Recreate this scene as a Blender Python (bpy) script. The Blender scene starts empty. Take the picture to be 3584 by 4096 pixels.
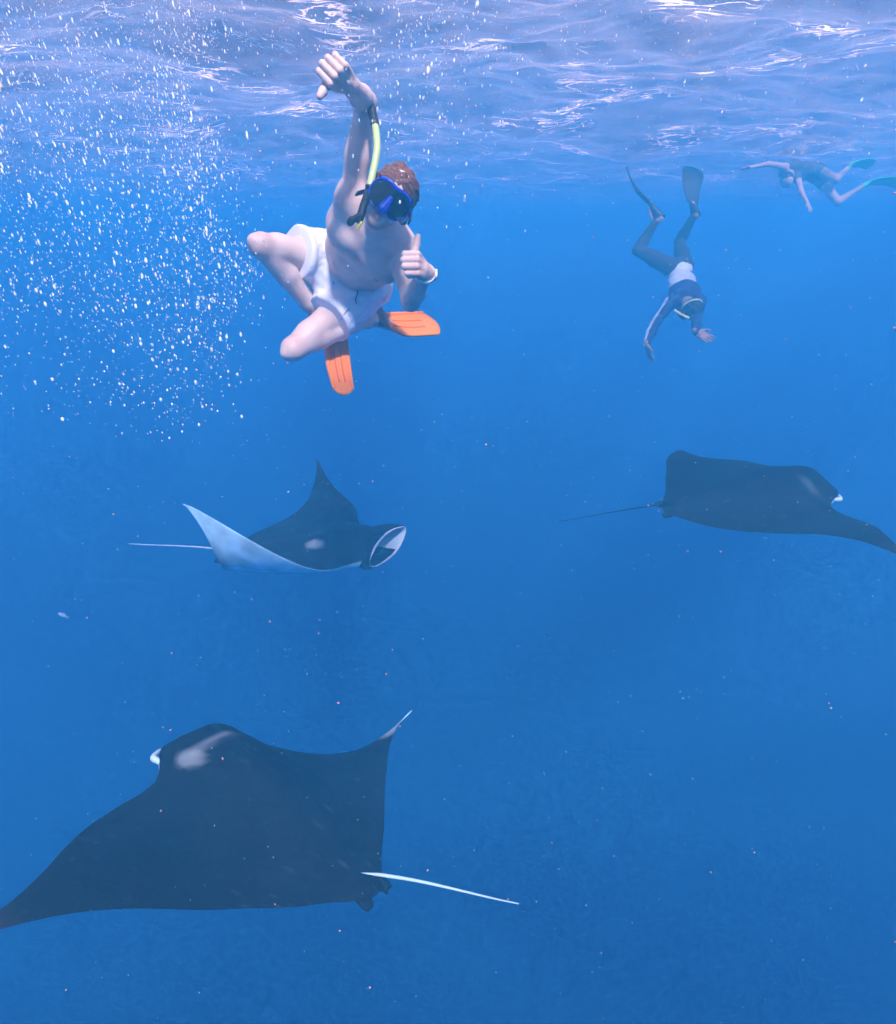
import bpy, bmesh, math, random
import numpy as np
from mathutils import Vector, Matrix
R = math.radians
sc = bpy.context.scene
COL = sc.collection
# ------------------------------------------------------------------ camera
PITCH = R(24.0)
F = 2559.0                      # focal length in photograph pixels (3584 wide)
cam_d = bpy.data.cameras.new('camera')
cam_d.sensor_fit = 'HORIZONTAL'; cam_d.sensor_width = 36.0
cam_d.lens = 36.0 * F / 3584.0
cam_d.clip_start = 0.02; cam_d.clip_end = 500.0
cam = bpy.data.objects.new('camera', cam_d); COL.objects.link(cam)
cam.rotation_euler = (math.pi/2 - PITCH, 0, 0)
sc.camera = cam
# ------------------------------------------------------------------ sky, sun, exposure
SUN_EL, SUN_AZ = R(50), R(168)     # azimuth measured from +Y (view direction), negative = to the left
sun_dir = Vector((math.sin(SUN_AZ)*math.cos(SUN_EL), math.cos(SUN_AZ)*math.cos(SUN_EL), math.sin(SUN_EL)))
w = bpy.data.worlds.new('World'); sc.world = w; w.use_nodes = True
nt = w.node_tree; bg = nt.nodes['Background']
sky = nt.nodes.new('ShaderNodeTexSky'); sky.sky_type = 'NISHITA'; sky.sun_disc = False
sky.sun_elevation = SUN_EL; sky.sun_rotation = SUN_AZ
nt.links.new(sky.outputs[0], bg.inputs[0]); bg.inputs[1].default_value = 0.12
ld = bpy.data.lights.new('sun', 'SUN'); ld.energy = 5.0; ld.angle = R(5.0); ld.color = (1.0, 0.92, 0.84)
sun = bpy.data.objects.new('sun', ld); COL.objects.link(sun)
sun.rotation_euler = (-sun_dir).to_track_quat('-Z', 'Y').to_euler()
sc.view_settings.view_transform = 'Standard'; sc.view_settings.look = 'None'
sc.view_settings.gamma = 1.0; sc.view_settings.exposure = 1.58
sc.render.engine = 'CYCLES'
cy = sc.cycles
cy.use_adaptive_sampling = True; cy.adaptive_threshold = 0.04
cy.max_bounces = 4; cy.diffuse_bounces = 2; cy.glossy_bounces = 3; cy.transmission_bounces = 4
cy.volume_bounces = 1; cy.transparent_max_bounces = 12
cy.use_denoising = True; cy.caustics_reflective = False; cy.caustics_refractive = False
cy.sample_clamp_indirect = 4.0
SURF = 1.02                     # height of the sea surface above the camera

# ------------------------------------------------------------------ materials
def mat(name, col=(.5,.5,.5), rough=.5, spec=.5, **kw):
    m = bpy.data.materials.new(name); m.use_nodes = True
    b = m.node_tree.nodes['Principled BSDF']
    b.inputs['Base Color'].default_value = (*col, 1); b.inputs['Roughness'].default_value = rough
    b.inputs['Specular IOR Level'].default_value = spec
    for k, v in kw.items(): b.inputs[k].default_value = v
    return m
def nd(m, t, **kw):
    n = m.node_tree.nodes.new(t)
    for k, v in kw.items(): setattr(n, k, v)
    return n
def lk(m, a, b): m.node_tree.links.new(a, b)

# ------------------------------------------------------------------ scene helpers
def at(px, py, d):
    """photograph pixel + depth along the lens axis -> world point"""
    x, y = (px-1792.0)/F*d, (2048.0-py)/F*d
    return cam2w(np.array([x, y, d]))
CP, SP = math.cos(PITCH), math.sin(PITCH)
def cam2w(p):
    p = np.asarray(p, float)
    X, Y, Z = p[..., 0], p[..., 1], p[..., 2]
    return np.stack([X, Z*CP + Y*SP, Y*CP - Z*SP], -1)
def tag(o, label=None, cat=None, group=None, kind=None):
    if label: o['label'] = label
    if cat: o['category'] = cat
    if group: o['group'] = group
    if kind: o['kind'] = kind
    return o
def link(o, parent=None):
    COL.objects.link(o)
    if parent is not None:
        o.parent = parent
        o.matrix_parent_inverse = parent_inv(parent)
    return o
def parent_inv(p):
    m = Matrix.Identity(4); q = p; chain = []
    while q is not None: chain.append(q); q = q.parent
    for q in reversed(chain): m = m @ (q.matrix_parent_inverse if q.parent else Matrix.Identity(4)) @ q.matrix_basis
    return m.inverted()
def empty(name, loc=(0,0,0)):
    o = bpy.data.objects.new(name, None); o.location = loc; o.empty_display_size = .1
    COL.objects.link(o); return o
def mesh_obj(name, V, Fc, m, parent=None, smooth=True, mats=None, fm=None):
    me = bpy.data.meshes.new(name)
    V = np.asarray(V, np.float32)
    me.from_pydata(V.tolist(), [], Fc.tolist() if hasattr(Fc, 'tolist') else Fc)
    for mm in (mats or [m]): me.materials.append(mm)
    if fm is not None: me.polygons.foreach_set('material_index', np.asarray(fm, np.int32))
    if smooth: me.polygons.foreach_set('use_smooth', np.ones(len(me.polygons), bool))
    me.update()
    return link(bpy.data.objects.new(name, me), parent)
# ------------------------------------------------------------------ water
def vnoise(x, y, seed):
    """smooth 2-D value noise on numpy arrays"""
    rs = np.random.RandomState(seed); T = rs.rand(256, 256)
    xi, yi = np.floor(x).astype(int), np.floor(y).astype(int)
    fx, fy = x-xi, y-yi
    fx = fx*fx*fx*(fx*(fx*6-15)+10); fy = fy*fy*fy*(fy*(fy*6-15)+10)
    a, b = T[xi & 255, yi & 255], T[(xi+1) & 255, yi & 255]
    c, d = T[xi & 255, (yi+1) & 255], T[(xi+1) & 255, (yi+1) & 255]
    return (a*(1-fx)+b*fx)*(1-fy) + (c*(1-fx)+d*fx)*fy - .5
def sea_height(x, y):
    h = .10*np.sin(1.05*y + .28*x + .6) + .05*np.sin(1.9*y - .9*x + 2.0) + .03*np.sin(2.3*x + 1.3*y)
    h = h + .16*vnoise(x*.9+3, y*1.3+7, 1) + .075*vnoise(x*2.1+11, y*3.1, 2) + .034*vnoise(x*4.7, y*7.3+5, 3) + .013*vnoise(x*11, y*15, 4)
    return h
def axis(lim, n, p):
    t = np.linspace(-1, 1, n); return np.sign(t)*np.abs(t)**p*lim
def build_water():
    gx, gy = axis(60, 420, 2.6), 3.2 + axis(60, 520, 2.6)
    X, Y = np.meshgrid(gx, gy)
    Z = SURF + sea_height(X, Y)
    n, k = X.shape
    V = np.stack([X, Y, Z], -1).reshape(-1, 3)
    i = np.arange(n*k).reshape(n, k)
    Q = np.stack([i[:-1,:-1], i[:-1,1:], i[1:,1:], i[1:,:-1]], -1).reshape(-1, 4)
    m = bpy.data.materials.new('sea_surface'); m.use_nodes = True
    N = m.node_tree.nodes; N.remove(N['Principled BSDF'])
    out = N['Material Output']
    tc = nd(m, 'ShaderNodeTexCoord'); mp = nd(m, 'ShaderNodeMapping'); mp.inputs['Scale'].default_value = (1.0, 1.5, 1)
    lk(m, tc.outputs['Object'], mp.inputs[0])
    nz = nd(m, 'ShaderNodeTexNoise'); nz.inputs['Scale'].default_value = 11; nz.inputs['Detail'].default_value = 4; nz.inputs['Roughness'].default_value = .6
    lk(m, mp.outputs[0], nz.inputs[0])
    bp = nd(m, 'ShaderNodeBump'); bp.inputs['Strength'].default_value = .35; bp.inputs['Distance'].default_value = .03
    lk(m, nz.outputs[0], bp.inputs['Height'])
    fr = nd(m, 'ShaderNodeFresnel'); fr.inputs['IOR'].default_value = 1.33; lk(m, bp.outputs[0], fr.inputs['Normal'])
    tr = nd(m, 'ShaderNodeBsdfTransparent')
    rf = nd(m, 'ShaderNodeBsdfRefraction'); rf.inputs['IOR'].default_value = 1.33; rf.inputs['Roughness'].default_value = .22; lk(m, bp.outputs[0], rf.inputs['Normal'])
    gl = nd(m, 'ShaderNodeBsdfGlossy'); gl.inputs['Roughness'].default_value = .05; lk(m, bp.outputs[0], gl.inputs['Normal'])
    m1 = nd(m, 'ShaderNodeMixShader'); m1.inputs[0].default_value = .4
    lk(m, tr.outputs[0], m1.inputs[1]); lk(m, rf.outputs[0], m1.inputs[2])
    tl = nd(m, 'ShaderNodeBsdfTranslucent'); tl.inputs[0].default_value = (1.0, .74, .74, 1)  # pink tint painted in for warm sunlight on the surface
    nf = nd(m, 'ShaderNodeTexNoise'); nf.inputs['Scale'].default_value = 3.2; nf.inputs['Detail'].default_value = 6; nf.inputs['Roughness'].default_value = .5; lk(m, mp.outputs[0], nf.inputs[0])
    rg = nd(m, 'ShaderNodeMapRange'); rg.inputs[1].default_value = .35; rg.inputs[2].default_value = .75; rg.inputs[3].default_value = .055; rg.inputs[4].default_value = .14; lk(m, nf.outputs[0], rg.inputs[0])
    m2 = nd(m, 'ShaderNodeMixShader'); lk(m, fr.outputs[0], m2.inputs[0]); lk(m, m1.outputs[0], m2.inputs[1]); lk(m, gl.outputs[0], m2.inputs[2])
    # thin noise streaks of translucence, painted as sun glints on the ripples
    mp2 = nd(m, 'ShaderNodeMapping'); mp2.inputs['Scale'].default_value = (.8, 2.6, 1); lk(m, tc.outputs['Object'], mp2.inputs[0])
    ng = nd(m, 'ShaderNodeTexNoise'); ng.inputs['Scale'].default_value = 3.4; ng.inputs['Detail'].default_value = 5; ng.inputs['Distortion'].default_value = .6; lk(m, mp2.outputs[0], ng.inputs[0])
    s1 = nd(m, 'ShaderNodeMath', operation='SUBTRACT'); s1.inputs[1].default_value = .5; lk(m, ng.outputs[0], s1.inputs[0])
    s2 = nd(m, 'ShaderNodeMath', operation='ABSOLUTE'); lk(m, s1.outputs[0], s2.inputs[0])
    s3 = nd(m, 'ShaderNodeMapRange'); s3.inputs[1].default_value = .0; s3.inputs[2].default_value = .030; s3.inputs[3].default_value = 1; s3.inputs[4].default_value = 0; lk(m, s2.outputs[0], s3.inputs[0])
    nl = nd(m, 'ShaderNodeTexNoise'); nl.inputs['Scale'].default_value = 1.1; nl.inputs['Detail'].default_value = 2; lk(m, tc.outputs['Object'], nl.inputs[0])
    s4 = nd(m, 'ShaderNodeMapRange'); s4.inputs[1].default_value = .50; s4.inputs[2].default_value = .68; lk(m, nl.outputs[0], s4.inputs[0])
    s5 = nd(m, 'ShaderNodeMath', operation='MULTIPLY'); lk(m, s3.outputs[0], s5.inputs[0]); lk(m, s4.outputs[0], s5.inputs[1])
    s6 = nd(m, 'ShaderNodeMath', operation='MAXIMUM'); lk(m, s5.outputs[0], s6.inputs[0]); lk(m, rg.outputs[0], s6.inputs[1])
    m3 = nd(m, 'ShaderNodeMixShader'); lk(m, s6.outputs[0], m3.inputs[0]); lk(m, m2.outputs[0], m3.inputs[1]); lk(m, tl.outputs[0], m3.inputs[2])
    lk(m, m3.outputs[0], out.inputs['Surface'])
    tag(mesh_obj('water_surface', V, Q, m), 'rippling underside of the sea surface with painted sun glints', kind='structure')
build_water()
def build_haze():
    m = bpy.data.materials.new('sea_water'); m.use_nodes = True
    N = m.node_tree.nodes; N.remove(N['Principled BSDF'])
    pv = nd(m, 'ShaderNodeVolumePrincipled')
    pv.inputs['Density'].default_value = .215
    pv.inputs['Color'].default_value = (.027, .247, .48, 1)
    pv.inputs['Absorption Color'].default_value = (0.16, .22, .86, 1)
    pv.inputs['Anisotropy'].default_value = 0.08
    lk(m, pv.outputs[0], N['Material Output'].inputs['Volume'])
    L, zt, zb = 70, SURF+.45, -45
    V = [(sx*L, sy*L, z) for z in (zb, zt) for sy in (-1, 1) for sx in (-1, 1)]
    Fc = [(0,2,3,1), (4,5,7,6), (0,1,5,4), (2,6,7,3), (0,4,6,2), (1,3,7,5)]
    tag(mesh_obj('haze', V, Fc, m, smooth=False), 'clear blue sea water', kind='stuff')
build_haze()
# ------------------------------------------------------------------ manta ray surface model
def hermite(xs, ys, x):
    xs, ys = np.asarray(xs, float), np.asarray(ys, float)
    d = np.gradient(ys, xs)
    x = np.clip(x, xs[0], xs[-1]); i = np.clip(np.searchsorted(xs, x) - 1, 0, len(xs)-2)
    h = xs[i+1]-xs[i]; t = (x-xs[i])/h
    return ((2*t**3-3*t**2+1)*ys[i] + (t**3-2*t**2+t)*h*d[i] + (-2*t**3+3*t**2)*ys[i+1] + (t**3-t**2)*h*d[i+1])
LE_S = [0, .09, .165, .200, .245, .32, .45, .58, .70, .82, .91, .97, 1]
LE_X = [.50, .50, .485, .43, .378, .335, .280, .200, .085, -.065, -.18, -.25, -.29]
TE_S = [0, .04, .09, .15, .25, .40, .55, .70, .82, .91, .97, 1]
TE_X = [-.49, -.485, -.45, -.41, -.365, -.30, -.265, -.25, -.255, -.27, -.285, -.30]
def manta_pt(v, u, side, P):
    """v: -1..1 across (positive = animal's left), u: 0 leading .. 1 trailing, side: +1 back / -1 belly / 0 mid surface"""
    v, u = np.broadcast_arrays(np.asarray(v, float), np.asarray(u, float))
    s = np.abs(v); sg = np.where(v >= 0, 1., -1.)
    xl, xt = hermite(LE_S, LE_X, s), hermite(TE_S, TE_X, s)
    n = 40
    q = (np.arange(n)+.5)/n
    ss = s[..., None]*q                      # arc-length integration of the bend
    def w(k): return np.where(v >= 0, P['l'][k], P['r'][k])
    b1, b2, b3, s1, s2, tw = [w(k) for k in range(6)]
    f = lambda t: b1[..., None]*t + b2[..., None]*t**3 + b3[..., None]*np.clip(t-.6, 0, 1)**2*6
    ph = f(ss); y = np.cos(ph).mean(-1)*s; z = np.sin(ph).mean(-1)*s
    pe = f(s[..., None])[..., 0]
    xc = xl*(1-u) + xt*u
    piv = .25*xl + .75*xt*0 + .05
    tws = tw*s*s; tt = tws + P.get('tip', 0)*np.where(v < 0, 1, 0)*np.clip((s-.72)/.14, 0, 1)**1.5
    mid = .5*(xl+xt)
    th = (.080*np.exp(-(s/.20)**2) + .034*(1-s)**1.1 + .0015)
    pr = np.sin(np.pi*np.clip(u, 0, 1)**.62)**.85
    flat = np.exp(-(s/.17)**4)*np.clip(1-u/.12, 0, 1)*.035      # blunt head
    off = np.where(side > 0, th*pr+flat, np.where(side < 0, -.85*th*pr-flat, 0.))
    x = piv + (mid-piv)*np.cos(tws) + (xc-mid)*np.cos(tt) + s1*s**2 + s2*s**4
    nz = (mid-piv)*np.sin(tws) + (xc-mid)*np.sin(tt) + off
    Y = y - np.sin(pe)*nz; Z = z + np.cos(pe)*nz
    return np.stack([x, sg*Y, Z], -1)
def euler(a, b, c):
    ca, sa, cb, sb, cc, s_ = math.cos(a), math.sin(a), math.cos(b), math.sin(b), math.cos(c), math.sin(c)
    Rx = np.array([[1,0,0],[0,ca,-sa],[0,sa,ca]]); Ry = np.array([[cb,0,sb],[0,1,0],[-sb,0,cb]]); Rz = np.array([[cc,-s_,0],[s_,cc,0],[0,0,1]])
    return Rz@Ry@Rx
# ------------------------------------------------------------------ manta rays
def attr_mat(name, rough=.6, spec=.25, vary=.25, scale=9, bump=0.0):
    m = mat(name, (1,1,1), rough, spec)
    a = nd(m, 'ShaderNodeAttribute', attribute_name='pigment')
    tc = nd(m, 'ShaderNodeTexCoord'); nz = nd(m, 'ShaderNodeTexNoise'); nz.inputs['Scale'].default_value = scale; nz.inputs['Detail'].default_value = 5
    lk(m, tc.outputs['Object'], nz.inputs[0])
    mr = nd(m, 'ShaderNodeMapRange'); mr.inputs[3].default_value = 1-vary; mr.inputs[4].default_value = 1+vary; mr.inputs[1].default_value = .3; mr.inputs[2].default_value = .7
    lk(m, nz.outputs[0], mr.inputs[0])
    mx = nd(m, 'ShaderNodeVectorMath', operation='SCALE'); lk(m, a.outputs['Color'], mx.inputs[0]); lk(m, mr.outputs[0], mx.inputs['Scale'])
    lk(m, mx.outputs[0], m.node_tree.nodes['Principled BSDF'].inputs['Base Color'])
    if bump:
        n2 = nd(m, 'ShaderNodeTexNoise'); n2.inputs['Scale'].default_value = scale*8; n2.inputs['Detail'].default_value = 3; lk(m, tc.outputs['Object'], n2.inputs[0])
        b = nd(m, 'ShaderNodeBump'); b.inputs['Strength'].default_value = bump; b.inputs['Distance'].default_value = .004
        lk(m, n2.outputs[0], b.inputs['Height']); lk(m, b.outputs[0], m.node_tree.nodes['Principled BSDF'].inputs['Normal'])
    return m
def set_pigment(o, C):
    a = o.data.color_attributes.new('pigment', 'FLOAT_COLOR', 'POINT')
    C = np.concatenate([np.asarray(C, np.float32), np.ones((len(C), 1), np.float32)], 1)
    a.data.foreach_set('color', C.ravel())
def tube(pts, rad, n=10, cap=True):
    """tapered tube along points; rad per point (scalar or (ra, rb))"""
    pts = np.asarray(pts, float); k = len(pts)
    rad = np.broadcast_to(np.asarray(rad, float), (k,)) if np.ndim(rad) < 2 else np.asarray(rad)
    T = np.gradient(pts, axis=0); T /= np.linalg.norm(T, axis=1)[:, None]
    up = np.array([0, 0, 1.]) if abs(T[0, 2]) < .9 else np.array([1., 0, 0])
    N = np.zeros_like(T); N[0] = np.cross(T[0], up); N[0] /= np.linalg.norm(N[0])
    for i in range(1, k):
        q = N[i-1] - T[i]*(N[i-1]@T[i]); N[i] = q/np.linalg.norm(q)
    B = np.cross(T, N)
    a = np.arange(n)/n*2*math.pi
    V = pts[:, None] + rad[:, None, None]*(np.cos(a)[None, :, None]*N[:, None] + np.sin(a)[None, :, None]*B[:, None])
    V = V.reshape(-1, 3)
    Fc = [(i*n+j, i*n+(j+1) % n, (i+1)*n+(j+1) % n, (i+1)*n+j) for i in range(k-1) for j in range(n)]
    if cap:
        Fc += [tuple(range(n-1, -1, -1)), tuple((k-1)*n+j for j in range(n))]
    return V, Fc
def spline(P, n):
    P = np.asarray(P, float); t = np.arange(len(P)); s = np.linspace(0, len(P)-1, n)
    return np.stack([hermite(t, P[:, i], s) for i in range(P.shape[1])], -1)
def sheet(G, thick):
    """closed thin sheet from an (n,m,3) grid: both faces and the rim"""
    n, m = G.shape[:2]
    du = np.gradient(G, axis=0); dv = np.gradient(G, axis=1)
    N = np.cross(du, dv); N /= np.linalg.norm(N, axis=-1)[..., None]+1e-9
    th = np.broadcast_to(np.asarray(thick, float), (n, m))[..., None]*.5
    A, B = (G+N*th).reshape(-1, 3), (G-N*th).reshape(-1, 3)
    i = np.arange(n*m).reshape(n, m)
    Q = np.stack([i[:-1,:-1], i[1:,:-1], i[1:,1:], i[:-1,1:]], -1).reshape(-1, 4)
    rim = np.concatenate([i[0, :-1], i[:-1, -1], i[-1, :0:-1], i[:0:-1, 0]])
    r2 = np.roll(rim, -1)
    R_ = np.stack([rim, r2, r2+n*m, rim+n*m], -1)
    return np.concatenate([A, B]), np.concatenate([Q, Q[:, ::-1]+n*m, R_])
M_ray = attr_mat('ray_skin', .75, .10, .35, 6, .25)
M_white = mat('pale_ray_skin', (.60, .80, .84), .5, .3)
M_rim = mat('fin_edge_white', (.86, .88, .88), .45, .4)
M_dark = mat('dark_ray_skin', (.007, .007, .010), .7, .12)
M_eye = mat('eye_black', (.01, .01, .012), .12, .6)
def manta(label, T, scale, tail_to, ceph, patches, mouth_open=.02, tail_r=.0062, tail_c=None, tip=0., near=1., tip_to=None, funnel=False, tip_side=-1, tip_from=.74):
    scale = scale*near
    Qr = euler(-(PITCH-R(20)), 0, 0); pos, Rm = Qr@np.array(T[:3])*near, Qr@euler(*T[3:6]); P = dict(l=T[6:12], r=T[12:18], tip=tip)
    W = lambda p: pos + scale*(np.asarray(p)@Rm.T)
    root = empty('manta_ray', tuple(pos)); tag(root, label, 'manta ray', 'manta rays gliding below the divers')
    nv, nu = 181, 41
    v = np.sin(np.linspace(-1, 1, nv)*math.pi/2)*.55 + np.linspace(-1, 1, nv)*.45
    u = .5-.5*np.cos(np.linspace(0, 1, nu)*math.pi)
    VV, UU = np.meshgrid(v, u, indexing='ij')
    A = manta_pt(VV, UU, 1, P); B = manta_pt(VV, UU, -1, P)
    if tip_to is not None:                               # wing tip curling up
        cur = W(manta_pt(float(tip_side), .5, 0, P)); dep = cur[1]*CP-cur[2]*SP
        Dl = ((at(tip_to[0], tip_to[1], dep+tip_to[2])-cur)/scale)@Rm; wt = (np.clip((tip_side*VV-tip_from)/(1-tip_from), 0, 1)**1.25)[..., None]
        A = A+Dl*wt; B = B+Dl*wt
    # upper and lower grids; blunt head needs its front strip
    i = np.arange(nv*nu).reshape(nv, nu); n1 = nv*nu
    Q = np.stack([i[:-1,:-1], i[:-1,1:], i[1:,1:], i[1:,:-1]], -1).reshape(-1, 4)
    rim = np.concatenate([i[:-1, 0], i[-1, :-1], i[:0:-1, -1], i[0, :0:-1]]); r2 = np.roll(rim, -1)
    Fc = np.concatenate([Q[:, ::-1], Q+n1, np.stack([rim, r2, r2+n1, rim+n1], -1)])
    s = np.abs(VV); x = manta_pt(VV, UU, 0, dict(l=[0]*6, r=[0]*6))[..., 0]; y = VV
    rs = np.random.RandomState(5)
    nzf = vnoise(VV*9+40, x*9+40, 9)*.12
    def blob(cx, cy, rx, ry, soft=.35): return np.clip((1 - np.sqrt(((x-cx)/rx)**2+((y-cy)/ry)**2) + nzf*2)/soft, 0, 1)
    top = np.zeros(A.shape) + np.array([.007, .007, .009])
    for (cx, cy, rx, ry, a) in patches:
        b = blob(cx, cy, rx, ry)[..., None]*a; top = top*(1-b) + np.array([.42, .47, .47])*b
    sp = np.clip((vnoise(VV*70+9, x*70+3, 17)-.40)*12, 0, 1)*np.clip((vnoise(VV*7+1, x*7+2, 19)-.02)*5, 0, 1); top = top+sp[..., None]*np.array([.05, .055, .06])
    edge = np.clip((s-.90)/.1, 0, 1)[..., None]*.10; top = top*(1-edge)+np.array([.3,.33,.35])*edge
    bot = np.zeros(A.shape) + np.array([.50, .82, .90])
    gm = np.clip((UU-.86)/.14, 0, 1)*np.clip((s-.1)/.3, 0, 1)*np.clip((.72-s)/.1, 0, 1); g = (gm*.75)[..., None]
    bot = bot*(1-g) + np.array([.12, .13, .15])*g
    for (cx, cy, rx, ry) in [(.12, -.10, .035, .02), (.02, .05, .03, .02), (.16, .12, .025, .025), (-.05, -.12, .03, .03), (-.12, .04, .03, .02)]:
        b = blob(cx, cy, rx, ry)[..., None]*.85; bot = bot*(1-b) + np.array([.05, .055, .06])*b
    o = mesh_obj('body', W(np.concatenate([A.reshape(-1, 3), B.reshape(-1, 3)])), Fc, M_ray, root)
    set_pigment(o, np.concatenate([top.reshape(-1, 3), bot.reshape(-1, 3)]))
    # cephalic fins : curved paddles reaching forward from the head corners
    for sg, L, droop, curl, wd in ceph:
        b0 = manta_pt(sg*.15, .03, 0, P); nL, nW = 22, 11
        G = np.zeros((nL, nW, 3)); tt = np.linspace(0, 1, nL); ww = np.linspace(-1, 1, nW)
        for a_, t in enumerate(tt):
            wdt = wd*(.5+.7*math.sin(math.pi*t**.85))*math.sqrt(max(.004, 1-t**5))
            cx = L*math.sin(t*1.15)/.92; cin = -sg*L*curl*t*t; cz = -L*droop*t**1.5
            for c_, q in enumerate(ww):
                bow = (1-q*q)*wdt*.30*sg
                G[a_, c_] = b0 + np.array([cx, cin + bow - sg*.0*q, cz + q*wdt])
        V, Fx = sheet(W(G), scale*.012)
        f = mesh_obj('cephalic_fin', V, Fx, M_white, root, mats=[M_dark, M_white])
        nq = (nL-1)*(nW-1); idx = np.zeros(len(Fx), int)
        inner = np.arange(nq) + (nq if sg < 0 else 0)
        idx[:] = 0
        idx[inner] = 1; f.data.polygons.foreach_set('material_index', idx.astype(np.int32))
        rimpts = np.concatenate([G[2:, 0], G[-1, :], G[:1:-1, -1]]); rimpts = spline(rimpts[::2], 40)
        Vr, Fr = tube(W(rimpts), scale*(.007 if L > .2 else .0045), 6); mesh_obj('fin_edge', Vr, Fr, M_rim, f)
    for sg in ((-1, 1) if funnel else ()):               # unrolled head fins forming an open funnel
        aa = (np.linspace(-.5, .5, 17) + (0 if sg > 0 else 1))*math.pi; G = np.zeros((13, 17, 3))
        for a_, t in enumerate(np.linspace(0, 1, 13)):
            e = t**.8
            for c_, q in enumerate(aa):
                wob = 1+e*(.025*math.sin(2*q+.6)+.02*math.sin(5*q+1))
                G[a_, c_] = (.43+(.17+.10*math.cos(q)+.006*math.sin(3*q))*e, (.165*(1-e)+.150*e+.03*math.sin(math.pi*t))*math.cos(q)*wob, (.035*(1-e)+.088*e+.015*math.sin(math.pi*t))*math.sin(q)*wob-.012*e)
        V, Fx = sheet(W(G), scale*.010); f = mesh_obj('cephalic_fin', V, Fx, M_white, root, mats=[M_dark, M_white])
        nq = 12*16; idx = np.zeros(len(Fx), np.int32); n0 = np.cross(G[6, 8]-G[5, 8], G[5, 9]-G[5, 8]); inw = -np.array([0, math.cos(aa[8]), math.sin(aa[8])])
        b_ = 0 if n0 @ inw > 0 else nq; idx[[b_+r_*16+q_ for r_ in range(3, 12) for q_ in range(2, 9)]] = 1 if sg > 0 else 0; f.data.polygons.foreach_set('material_index', idx)
        Vr, Fr = tube(W(G[-1]), scale*(.0058+.003*np.sin(np.linspace(0, 7, 17))), 8); mesh_obj('fin_edge', Vr, Fr, M_rim, f)
    for sg in ((-1, 1) if not funnel else ()):           # head fins rolled up tight at the corners of the head
        b0 = manta_pt(sg*.172, .02, 0, P); e0 = manta_pt(sg*.125, 0., 0, P)
        P_ = spline([b0+np.array([-.03, sg*.006, 0]), b0+np.array([.012, sg*.010, -.004]), b0+np.array([.040, sg*.004, -.010]), e0+np.array([.026, 0, -.014])], 18)
        Vr, Fr = tube(W(P_), scale*.013*np.sin(np.linspace(.35, 2.75, 18)), 10); mesh_obj('cephalic_fin', Vr, Fr, M_white, root)
    # mouth : wide slot between the cephalic fins
    vv = np.linspace(-.135, .135, 25); front = manta_pt(vv, 0*vv, 0, P)
    nm = 17; G = np.zeros((25, nm, 3))
    for j in range(nm):
        a = j/(nm-1)*2-1
        G[:, j] = front + np.array([.006, 0, 0]) + np.stack([-.02*(a*a)+0*vv, 0*vv, a*(.012+mouth_open)*np.sqrt(np.clip(1-(vv/.137)**2, 0, 1))], -1)
    V, Fx = sheet(W(G), scale*.006); mo = mesh_obj('mouth', V, Fx, M_dark, root)
    for j in (0, nm-1):
        Vr, Fr = tube(W(G[:, j]+np.array([.004, 0, 0])), scale*.006, 6); mesh_obj('lip', Vr, Fr, M_rim, mo)
    # eyes
    for sg in (-1, 1):
        c = manta_pt(sg*.198, .06, 0, P); Vs, Fs = ball_mesh(W(c), scale*.016, 12, 8); mesh_obj('eye', Vs, Fs, M_eye, root)
    # gill slits on the belly
    for sg in (-1, 1):
        for k in range(5):
            vv = np.linspace(.055, .135-.008*k, 8)*sg; xx = .27-.055*k
            xl, xt = hermite(LE_S, LE_X, np.abs(vv)), hermite(TE_S, TE_X, np.abs(vv)); uu = (xl-xx)/(xl-xt)
            c = manta_pt(vv, uu, -1, P) + np.array([0, 0, -.002])
            Vr, Fr = tube(W(c), scale*.005*np.sin(np.linspace(.25, 2.9, 8)), 6); mesh_obj('gill_slit', Vr, Fr, M_dark, root)
    # dorsal fin and tail
    r0 = manta_pt(0., .93, 1, P)
    G = np.zeros((9, 5, 3))
    for a_ in range(9):
        for b_ in range(5):
            t, h = a_/8, b_/4; G[a_, b_] = r0 + np.array([.03-.10*t-.06*h*(1-.4*t), 0, .002+h*.045*math.sin(math.pi*min(1, .12+.8*t))])
    V, Fx = sheet(W(G), scale*.008); mesh_obj('dorsal_fin', V, Fx, M_dark, root)
    for sg in (-1, 1):
        G = np.zeros((8, 5, 3)); r1 = manta_pt(sg*.045, .97, 0, P)
        for a_ in range(8):
            for b_ in range(5):
                t, h = a_/7, b_/4-.5; G[a_, b_] = r1 + np.array([-.055*t, sg*.012*t + h*.06*math.sqrt(1-.8*t*t), -.004*t])
        V, Fx = sheet(W(G), scale*.010); mesh_obj('pelvic_fin', V, Fx, M_dark, root)
    t0 = W(manta_pt(0., .915, 1, P)+np.array([0, 0, .004])); t1 = np.array(tail_to); bend = scale*.018*Rm[:, 2]
    tt = np.linspace(0, 1, 40)[:, None]
    pts = t0*(1-tt)+t1*tt + bend*np.sin(tt*math.pi)*(1-tt)*1.2
    Vr, Fr = tube(pts, (scale*tail_r*(1-.8*np.linspace(0, 1, 40))+.001)*np.clip(np.linspace(.06, 8, 40), 0, 1), 8); mesh_obj('tail', Vr, Fr, tail_c or M_white, root)
    return root
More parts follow.
